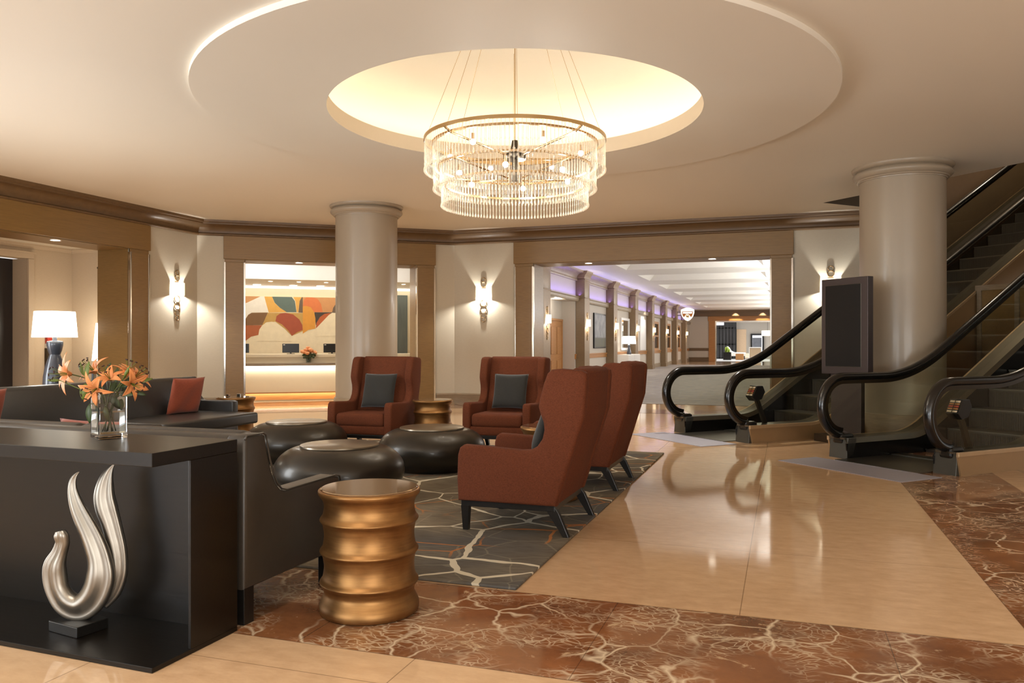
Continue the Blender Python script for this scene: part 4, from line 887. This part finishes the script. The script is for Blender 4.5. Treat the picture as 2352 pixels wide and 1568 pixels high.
def sofa_left():
    # front faces +x; far arm at y = 8.42: mirror of the local frame by rotating -90 deg and putting the origin at the near end
    return sofa('long charcoal leather sofa along the left side facing the coffee tables', (-7.32, 5.02, 0), -PI/2, 3.4, M['leather'], 2, 1.28)
sofa_left()
cushion('rust red cushion at the far end of the charcoal sofa', (-6.86, 7.86, .67), (R(-16), 0, -PI/2-R(10)), M['pillowred'], .46, .12, 'rust red sofa cushions'); cushion('rust red cushion cut off by the left frame edge on the charcoal sofa', (-6.78, 5.18, .67), (R(-16), 0, -PI/2+R(6)), M['pillowred'], .46, .12, 'rust red sofa cushions')
cushion('rust red cushion on the near sofa, only its top seam showing behind the console', (-3.55, 3.40, .665), (R(-12), 0, PI), M['pillowred'], .46, .12, 'rust red sofa cushions')
# ------------------------------------------------------------------ console table
ct = thing('console_table', 'dark espresso console table with thick top, holding the lily vase and silver sculpture', 'console table', (-2.354, 2.51, 0), R(-1.6)); L = 2.4
b = MB(); b.box(-L, 0, .812, 0, .5, .868, .003); b.build('top', M['espresso'], ct)
b = MB(); b.box(-L, 0, .001, 0, .5, .022, .002); b.build('bottom_plate', M['espresso'], ct)
for x0, x1 in ((-.014, 0), (-L, -L+.014)):
    b = MB(); b.box(x0, .21, .022, x1, .5, .812, .002); b.build('end_panel', M['espresso'], ct)
b = MB(); b.box(-L+.014, .44, .022, -.014, .48, .812); b.build('back_panel', M['espresso'], ct)
# ------------------------------------------------------------------ silver flame sculpture
q0 = Vector((-2.985, 2.745, 0)); sp = thing('sculpture', 'silver flame shaped abstract sculpture standing in the dark console recess', 'sculpture', (q0.x, q0.y, .022), TH)
U = .0005
def SP(x, y, d=0): return Vector(((x-400)*U, d, (1440-y)*U+.05))
def blade(ctl, name, dk=.75, n=7, groove=.55, gb=.42, gs=-1):
    P = smooth_path([SP(x, y, d) for x, y, w, d in ctl], n); W = spline1([w*U*(1.2 if 950 < y else 1.08) for x, y, w, d in ctl], n)
    b = MB(); prof = []
    for i in range(28):
        a_, b_ = dk*math.cos(2*PI*i/28), math.sin(2*PI*i/28)
        prof.append((a_*(1-groove*math.exp(-((b_-gb)/.5)**2)) if a_*gs > 0 else a_, b_))
    b.sweep(P, prof, up=(0, 1, 0), scale=W); return b.build(name, M['silver'], sp, smooth=True)
blade([(258, 648, 40, -.02), (268, 690, 60, -.02), (272, 760, 58, -.015), (240, 850, 64, -.01), (195, 960, 82, -.005), (188, 1070, 90, 0), (215, 1190, 88, 0), (290, 1300, 96, 0), (400, 1345, 100, 0), (500, 1290, 104, 0), (570, 1180, 106, 0), (600, 1050, 104, 0), (590, 920, 98, 0), (555, 800, 92, 0), (505, 680, 84, 0), (450, 570, 76, 0), (402, 470, 66, 0), (365, 370, 52, 0), (346, 280, 38, 0), (350, 210, 28, 0), (372, 160, 18, 0), (404, 128, 4, 0)], 'main_flame')
blade([(560, 1330, 60, .045), (650, 1220, 70, .05), (700, 1080, 70, .05), (712, 950, 72, .05), (695, 820, 76, .05), (665, 700, 80, .05), (635, 590, 84, .05), (600, 480, 92, .05), (580, 380, 88, .05), (582, 290, 76, .05), (600, 200, 56, .05), (628, 130, 30, .05), (668, 72, 4, .05)], 'rear_flame')
b = MB(); b.box(-.10, -.075, 0, .10, .075, .047, .004, 2, Matrix.Rotation(R(-28), 4, 'Z')); b.build('plinth', M['blackwood'], sp)
# ------------------------------------------------------------------ lily vase
vz = .868; vc = Vector((-2.945, 2.875, vz)); vr = TH+R(43)
va = thing('glass_vase', 'square thick glass vase with water holding orange lilies on the console', 'vase', vc, vr)
h = .062; H = .213
b = MB(); b.box(-h, -h, 0, h, h, H, .004, 2)
top = [f for f in b.bm.faces if f.normal.z > .9 and abs(f.calc_center_median().z-H) < 1e-4]
bmesh.ops.delete(b.bm, geom=top, context='FACES_ONLY')
i_ = h-.009; n_ = .022
def ring4(s, z): return [b.bm.verts.new(p) for p in ((-s, -s, z), (s, -s, z), (s, s, z), (-s, s, z))]
A = ring4(i_, H); B = ring4(i_, n_); C_ = ring4(h-.004, H)
for k in range(4):
    j = (k+1) % 4; b.bm.faces.new((A[k], B[k], B[j], A[j])); b.bm.faces.new((C_[k], A[k], A[j], C_[j]))
b.bm.faces.new(B); bmesh.ops.remove_doubles(b.bm, verts=b.bm.verts, dist=.0012); bmesh.ops.recalc_face_normals(b.bm, faces=b.bm.faces); b.build('vase_body', M['glass'], va)
b = MB(); b.box(-i_+.0006, -i_+.0006, n_+.0006, i_-.0006, i_-.0006, .118); b.build('water', M['water'], va)
def vp(px, py, d=0):
    """point near the vase, d metres behind its centre"""
    k = (vc-CAM).dot(FW)/FPX; return vc + RT*((px-249)*k) + UP*((1003-py)*k) + FW*d
def petal(b, base, dirv, up, L, W, curl):
    dirv = dirv.normalized(); up = (up-dirv*up.dot(dirv)).normalized(); sd = dirv.cross(up); n = 9; rows = []
    for i in range(n+1):
        s = i/n; w = W*(math.sin(PI*min(1, s*.93+.07))**.75)*(1-.25*s); c = base+dirv*(L*s*(1-.12*s*s*curl))-up*(L*curl*.55*s*s)+up*(L*.18*math.sin(PI*s*.6))
        rows.append([b.bm.verts.new(c+sd*(w*x)-up*(abs(x)**1.5*-w*.35)) for x in (-1, -.5, 0, .5, 1)])
    for A_, B_ in zip(rows, rows[1:]):
        for j in range(4): b.bm.faces.new((A_[j], A_[j+1], B_[j+1], B_[j]))
def leaf(b, base, d, up, L, W, bend=.3):
    d = d.normalized(); up = (up-d*up.dot(d)).normalized(); sd = d.cross(up); n = 8; rows = []
    for i in range(n+1):
        s = i/n; w = max(.0006, W*math.sin(PI*(s*.94+.03))**.8); c = base+d*L*s-up*L*bend*s*s
        rows.append([b.bm.verts.new(c+sd*w*x+up*w*.3*abs(x)) for x in (-1, 0, 1)])
    for A_, B_ in zip(rows, rows[1:]):
        for j in range(2): b.bm.faces.new((A_[j], A_[j+1], B_[j+1], B_[j]))
def solid(o, th=.0012):
    m = o.modifiers.new('thickness', 'SOLIDIFY'); m.thickness = th; return o
flowers = [((150, 858), (-.62, -.75, .08), .078, .02, 'orange lily bloom facing left, leftmost in the vase'), ((190, 848), (-.45, -.5, .6), .07, .09, 'orange lily bloom behind, second from the left in the vase'), ((233, 893), (-.15, -.95, -.25), .068, -.075, 'orange lily bloom facing the camera low in front of the vase rim'),
 ((247, 862), (-.05, -.7, .75), .065, .0, 'orange lily bloom opening upward at the centre of the bouquet'), ((278, 850), (.3, .1, .95), .066, .05, 'orange lily bloom pointing up, tallest of the bouquet'), ((296, 862), (.7, -.1, .55), .064, .06, 'orange lily bloom leaning right behind the lower right bloom'), ((306, 882), (.75, -.5, -.2), .062, -.02, 'orange lily bloom drooping to the right over the vase edge')]
random.seed(11)
for (px, py), dv, L, dep, lab in flowers:
    L *= 1.36; px = 240+(px-240)*1.08; c = vp(px, py, dep); ax = (RT*dv[0]+FW*dv[1]+UP*dv[2]).normalized(); base = c-ax*.03
    fl = thing('lily', lab, 'flower', base, 0, 'orange lilies in the glass vase'); loc = lambda v: v-base
    e1 = ax.orthogonal().normalized(); e2 = ax.cross(e1)
    for k in range(6):
        a = k*PI/3+random.uniform(-.12, .12); rd = e1*math.cos(a)+e2*math.sin(a); b = MB()
        petal(b, Vector((0, 0, 0)), (ax*.62+rd*.8), (ax*.8-rd*.62), L*random.uniform(.95, 1.1), L*(.21 if k % 2 else .155), random.uniform(.6, 1.25)); solid(b.build('petal', M['petal'], fl, smooth=True))
    b = MB()
    for k in range(6):
        a = k*PI/3+.5; rd = e1*math.cos(a)+e2*math.sin(a); tip = ax*L*.85+rd*L*.28; b.mi = 0; b.tube([Vector((0, 0, 0)), ax*L*.5+rd*L*.1, tip], .0011, 5)
        b.mi = 1; b.tube([tip-rd.cross(ax)*.007, tip+rd.cross(ax)*.007], .0028, 6)
    b.mi = 0; b.tube([Vector((0, 0, 0)), ax*L*.95], .0016, 5); b.build('stamens', [M['leaf'], M['anther']], fl)
    s0 = vc+RT*random.uniform(-.03, .03)+FW*random.uniform(-.03, .03)+UP*.03; s1 = vc+UP*.2+(c-vc).normalized()*.03; s1.z = vz+.2
    s1 = vc+RT*max(-.04, min(.04, (c-vc).dot(RT)*.3))+FW*max(-.035, min(.035, (c-vc).dot(FW)*.3))+UP*.2
    b = MB(); b.tube([p-base for p in smooth_path([s0, s1, (s1+base)/2+UP*.02-ax*.01, base], 6)], .0028, 7); b.build('stem', M['stem'], fl, smooth=True)
lv = [((190, 880), (-.25, -.2, -1), .075, .016, .02, 0), ((197, 870), (.15, -.3, 1), .08, .012, 0, 0), ((213, 925), (.0, -.3, -1), .085, .014, -.03, 1), ((262, 905), (.5, -.2, -.8), .07, .016, -.03, 1), ((268, 890), (.9, -.1, .5), .09, .013, .02, 1), ((285, 895), (.9, 0, -.2), .08, .012, .03, 1), ((255, 880), (-.2, .2, 1), .08, .012, .05, 1), ((228, 860), (.1, .2, 1), .06, .01, .06, 1), ((175, 862), (-.5, .3, .8), .09, .009, .06, 0), ((170, 885), (.9, 0, -.2), .08, .009, .03, 0), ((245, 930), (.2, -.3, -1), .07, .013, -.02, 0), ((278, 915), (-.1, -.2, -1), .05, .016, .0, 0), ((240, 900), (-.9, .1, -.3), .07, .01, .03, 1), ((290, 885), (.8, .1, .4), .09, .012, .05, 0), ((262, 898), (.4, .1, .9), .08, .014, .07, 1), ((245, 905), (.1, .2, .9), .07, .016, .04, 1), ((272, 905), (.8, -.3, .1), .07, .013, .0, 1)]
b = MB(); b2_ = None
for (px, py), dv, L, W, dep, mi in lv:
    p = vp(px, py, dep); d = RT*dv[0]+FW*dv[1]+UP*dv[2]; b.mi = mi; k = len(b.bm.faces); leaf(b, p-vc, d, -FW+UP*.4, L, W); b.bm.faces.ensure_lookup_table()
    for f in list(b.bm.faces)[k:]: f.material_index = mi
    b.tube([p-vc, Vector((0, 0, .14))+(p-vc)*.12], .0018, 5)
o = solid(b.build('lily_foliage', [M['leaf'], M['leafd']], smooth=True), .0008); o.location = vc; tag(o, 'green lily leaves and side stems in the square glass vase', 'foliage', kind='stuff')
for (px, py), dv, lab in (((122, 872), (-1, -.1, .02), 'green lily bud at the far left of the bouquet'), ((292, 850), (.45, 0, .8), 'pale green lily bud among the right blooms')):
    p = vp(px+ (14 if px < 200 else -8), py+(0 if px < 200 else 14), .0); d = (RT*dv[0]+FW*dv[1]+UP*dv[2]).normalized(); b = MB()
    b.sweep([d*(i*.007) for i in range(9)], [(math.cos(k*PI/5), math.sin(k*PI/5)) for k in range(10)], scale=[.002, .005, .0068, .0075, .0075, .007, .006, .004, .001]); b.tube([Vector((0, 0, 0)), (vc+UP*.19-p)*.4-UP*.01, vc+UP*.19-p], .002, 6)
    o = b.build('lily_bud', M['leaf'], smooth=True); o.location = p; tag(o, lab, 'flower bud', 'lily buds in the glass vase')
# ------------------------------------------------------------------ lamp and table behind the left sofa
st = thing('sofa_table', 'narrow dark table behind the charcoal sofa carrying the tall lamp', 'table', (-7.78, 6.8, 0)); b = MB(); b.box(-.22, -1.5, .72, .22, 1.5, .76, .006); b.build('top', M['espresso'], st)
for x in (-.17, .17):
    for y in (-1.4, 1.4): b = MB(); b.box(x-.03, y-.03, 0, x+.03, y+.03, .72); b.build('leg', M['espresso'], st)
lp = on_plane(126, 800, (-7.75, 0, 0), (1, 0, 0)); tl = thing('table_lamp', 'tall blue grey table lamp with white drum shade behind the left sofa', 'lamp', (-7.75, lp.y, .76))
b = MB(); pr = [(0, 0), (.1, 0), (.118, .02), (.122, .08), (.118, .17), (.103, .26), (.082, .34), (.055, .415), (.056, .42), (.07, .46), (.083, .52), (.085, .555), (.078, .568), (.025, .575), (.02, .62), (0, .62)]; b.lathe(pr, 40); b.build('base', M['lampbase'], tl, auto=40)
b = MB(); b.lathe([(.228, .612), (.205, .90)], 48); b.build('lamp_shade', M['shade'], tl, smooth=True); b = MB(); b.tube([(0, 0, .6), (0, 0, .88)], .006, 8); b.ball((0, 0, .7), .03); b.build('bulb_holder', M['brass'], tl)
light('POINT', (-7.75, lp.y, 1.52), 30, WARMW, .06)
sl = RT*0; p = on_plane(216, 862, (-7.7, 0, 0), (1, 0, 0)); t = thing('phone', 'small black screen standing on the sofa table behind the lilies', 'screen', (-7.7, p.y, .76), -PI/2+R(30)); b = MB(); b.box(-.05, -.01, .0, .05, .01, .22, .004); b.build('housing', M['black'], t); b = MB(); b.box(-.05, -.012, .01, .05, -.01, .2); b.build('screen', M['screen'], t)
# pendant in the alcove
pp = Vector((-11.72, 11.2, 0)); pl = thing('pendant_lamp', 'slim lit cone pendant on a brass rod beside the alcove wood post', 'lamp', (pp.x, pp.y, 1.0)); zz = lambda py: EYE+(HY-py)*(pp-CAM).dot(FW)/FPX-1.0
b = MB(); b.lathe([(.04, zz(742)), (.105, zz(828)), (0, zz(828))], 28); b.build('lamp_shade', M['shade'], pl, auto=40)
b = MB(); b.tube([(0, 0, zz(742)), (0, 0, zz(617))], .012, 10); b.build('rod', M['brass'], pl); b = MB(); b.ball((0, 0, zz(615)), .022); b.tube([(0, 0, zz(615)), (0, .3, zz(615))], .008, 8); b.build('wall_mount', M['darksteel'], pl)
light('POINT', (pp.x-.25, pp.y-.25, 1.6), 8, WARM, .1)
# dark panel with red device on alcove wall
p = on_plane(109, 800, (AXB, 0, 0), (1, 0, 0)); t = thing('alarm_panel', 'narrow dark wall panel with red and white device behind the tall lamp', 'wall panel', (AXB, p.y, 0)); b = MB(); b.box(0, -.06, .3, .05, .06, 1.22, .004); b.build('panel', M['darksteel'], t); b = MB(); b.box(0, -.05, 1.3, .06, .05, 1.45, .01); b.build('device', plain('red_plastic', (190, 52, 40), .4), t); b = MB(); b.box(0, -.06, 1.22, .05, .06, 1.3); b.build('plate', M['white'], t)
# ------------------------------------------------------------------ chandelier
ch = thing('chandelier', 'three tier glass rod chandelier hanging in the lit ceiling cove', 'chandelier', (CC.x, CC.y, 2.6)); zc = 2.6
def hoop(name, r, z, w, hh, mat=M['brass']):
    b = MB(); b.lathe([(r-w, z), (r, z), (r, z+hh), (r-w, z+hh), (r-w, z)], 96); return b.build(name, mat, ch, auto=40)
hoop('top_ring', .94, 3.372-zc, .012, .035); hoop('tier_ring', .86, 3.335-zc, .03, .02); hoop('tier_ring', .80, 3.10-zc, .02, .02); hoop('tier_ring', .73, 2.92-zc, .02, .02)
b = MB(); b.lathe([(0, 3.2-zc), (.11, 3.2-zc), (.12, 3.22-zc), (.12, 3.25-zc), (.05, 3.29-zc), (.03, 3.4-zc), (0, 3.4-zc)], 32); b.tube([(0, 0, 2.98-zc), (0, 0, 3.25-zc)], .03, 12); b.build('hub', M['darksteel'], ch, auto=40)
for k in range(4):
    a = k*PI/2+R(62); c, s_ = math.cos(a), math.sin(a); b = MB(); b.tube([(c*.1, s_*.1, 3.23-zc), (c*.85, s_*.85, 3.335-zc), (c*.93, s_*.93, 3.38-zc)], .012, 8); b.tube([(c*.1, s_*.1, 3.0-zc), (c*.8, s_*.8, 3.10-zc)], .009, 8); b.build('arm', M['brass'], ch)
for k in range(8):
    a = k*PI/4+R(20); b = MB(); b.tube([(.93*math.cos(a), .93*math.sin(a), 3.4-zc), (.5*math.cos(a), .5*math.sin(a), DZ+.83-zc)], .0022, 5); b.build('cable', M['brass'], ch)
b = MB(); b.tube([(0, 0, 3.4-zc), (0, 0, DZ+.87-zc)], .006, 8); b.build('stem', M['brass'], ch)
for k in range(12):
    hi = k < 6; a = (k % 6)*PI/3+(R(12) if hi else R(40)); r = .68 if hi else .6; z = (3.25 if hi else 3.02)-zc
    b = MB(); b.ball((r*math.cos(a), r*math.sin(a), z), .028, 12, 8); b.build('bulb', M['bulb'], ch, smooth=True); b = MB(); b.tube([(r*math.cos(a), r*math.sin(a), z+.02), (r*math.cos(a), r*math.sin(a), z+.085)], .014, 8); b.build('bulb_socket', M['brass'], ch)
    light('POINT', (CC.x+r*math.cos(a), CC.y+r*math.sin(a), zc+z-.05), 3.6, WARMW, .03)
def strand_mesh(b, o, L):
    b.lathe([(0, 0), (.0032, 0), (.0032, -L*.55), (.0065, -L*.6), (.0032, -L*.64), (.0032, -L+.034), (.009, -L+.014), (.0125, -L+.003), (.009, -L-.007), (0, -L-.012)], 8)
tiers = [(.93, 3.372, .30, 150), (.845, 3.335, .22, 120), (.838, 3.115, .235, 140), (.77, 3.09, .2, 110), (.757, 2.93, .215, 130)]
cand = []
for ti, (r, z, L, n) in enumerate(tiers):
    b = MB(); strand_mesh(b, 0, L); me = None; o = b.build('crystal_strand', M['crystal'], ch, smooth=True); me = o.data; COL.objects.unlink(o); bpy.data.objects.remove(o)
    for i in range(n):
        a = 2*PI*i/n; p = Vector((r*math.cos(a), r*math.sin(a), z-zc)); cand.append((-(p.x*FW.x+p.y*FW.y)+(0 if ti in (0, 2, 4) else -1), p, me, L))
cand.sort(key=lambda c: -c[0])
for d_, p, me, L in cand[:100]:
    o = bpy.data.objects.new('crystal_strand', me); COL.objects.link(o); o.parent = ch; o.location = p
b = MB()
for d_, p, me, L in cand[100:]:
    k = len(b.bm.verts); strand_mesh(b, 0, L); b.bm.verts.ensure_lookup_table()
    for v in b.bm.verts[k:]: v.co += p
o = b.build('crystal_fringe', M['crystal'], ch, smooth=True); o['kind'] = 'stuff'
# ------------------------------------------------------------------ window daylight from the left, plus added fill lights with no fixtures
w = bpy.data.worlds.new('world'); S.world = w; w.use_nodes = True; bg = w.node_tree.nodes['Background']; bg.inputs[0].default_value = (1, .97, .94, 1); bg.inputs[1].default_value = .6
light('AREA', (-10.6, 2.5, 1.9), 330, (.86, .93, 1), (4.5, 2.4), (0, R(-90), 0)); light('AREA', (-6, -4.6, 1.2), 320, (.88, .94, 1), (6, 2), (R(140), 0, 0))  # left window daylight, then a rear uplight added to brighten the ceiling
light('AREA', (4, -4.6, 1.2), 370, (.98, .98, .97), (6, 2), (R(140), 0, 0))  # second added uplight behind the camera, aimed at the ceiling
for x, y in ((-6, 1.5), (-2, 1.0), (2.5, 1.5), (3.2, 5.5), (-8.6, 10.2), (-1.2, 12.2), (-8.8, 6.0), (-5.6, 13.4), (-3.4, 11.0)):
    light('SPOT', (x, y, CZ-.03), 210 if y > 9 else 140, WARMW, .08, (0, 0, 0), spot_size=R(95), spot_blend=.7)  # added spots, their floor bounce brightens the ceiling
for u in (5, 8): light('POINT', esc(u, .6, 6.6), 60, WARM, .2)  # added lights in the upper void, brighten the wall beside the escalator
c = S.cycles
c.adaptive_threshold = .015; c.max_bounces = 10; c.diffuse_bounces = 4; c.glossy_bounces = 4; c.transmission_bounces = 8; c.transparent_max_bounces = 24; c.caustics_reflective = False; c.caustics_refractive = False
c.sample_clamp_indirect = 6; c.use_denoising = True; c.blur_glossy = .5
S.view_settings.exposure = 0.68
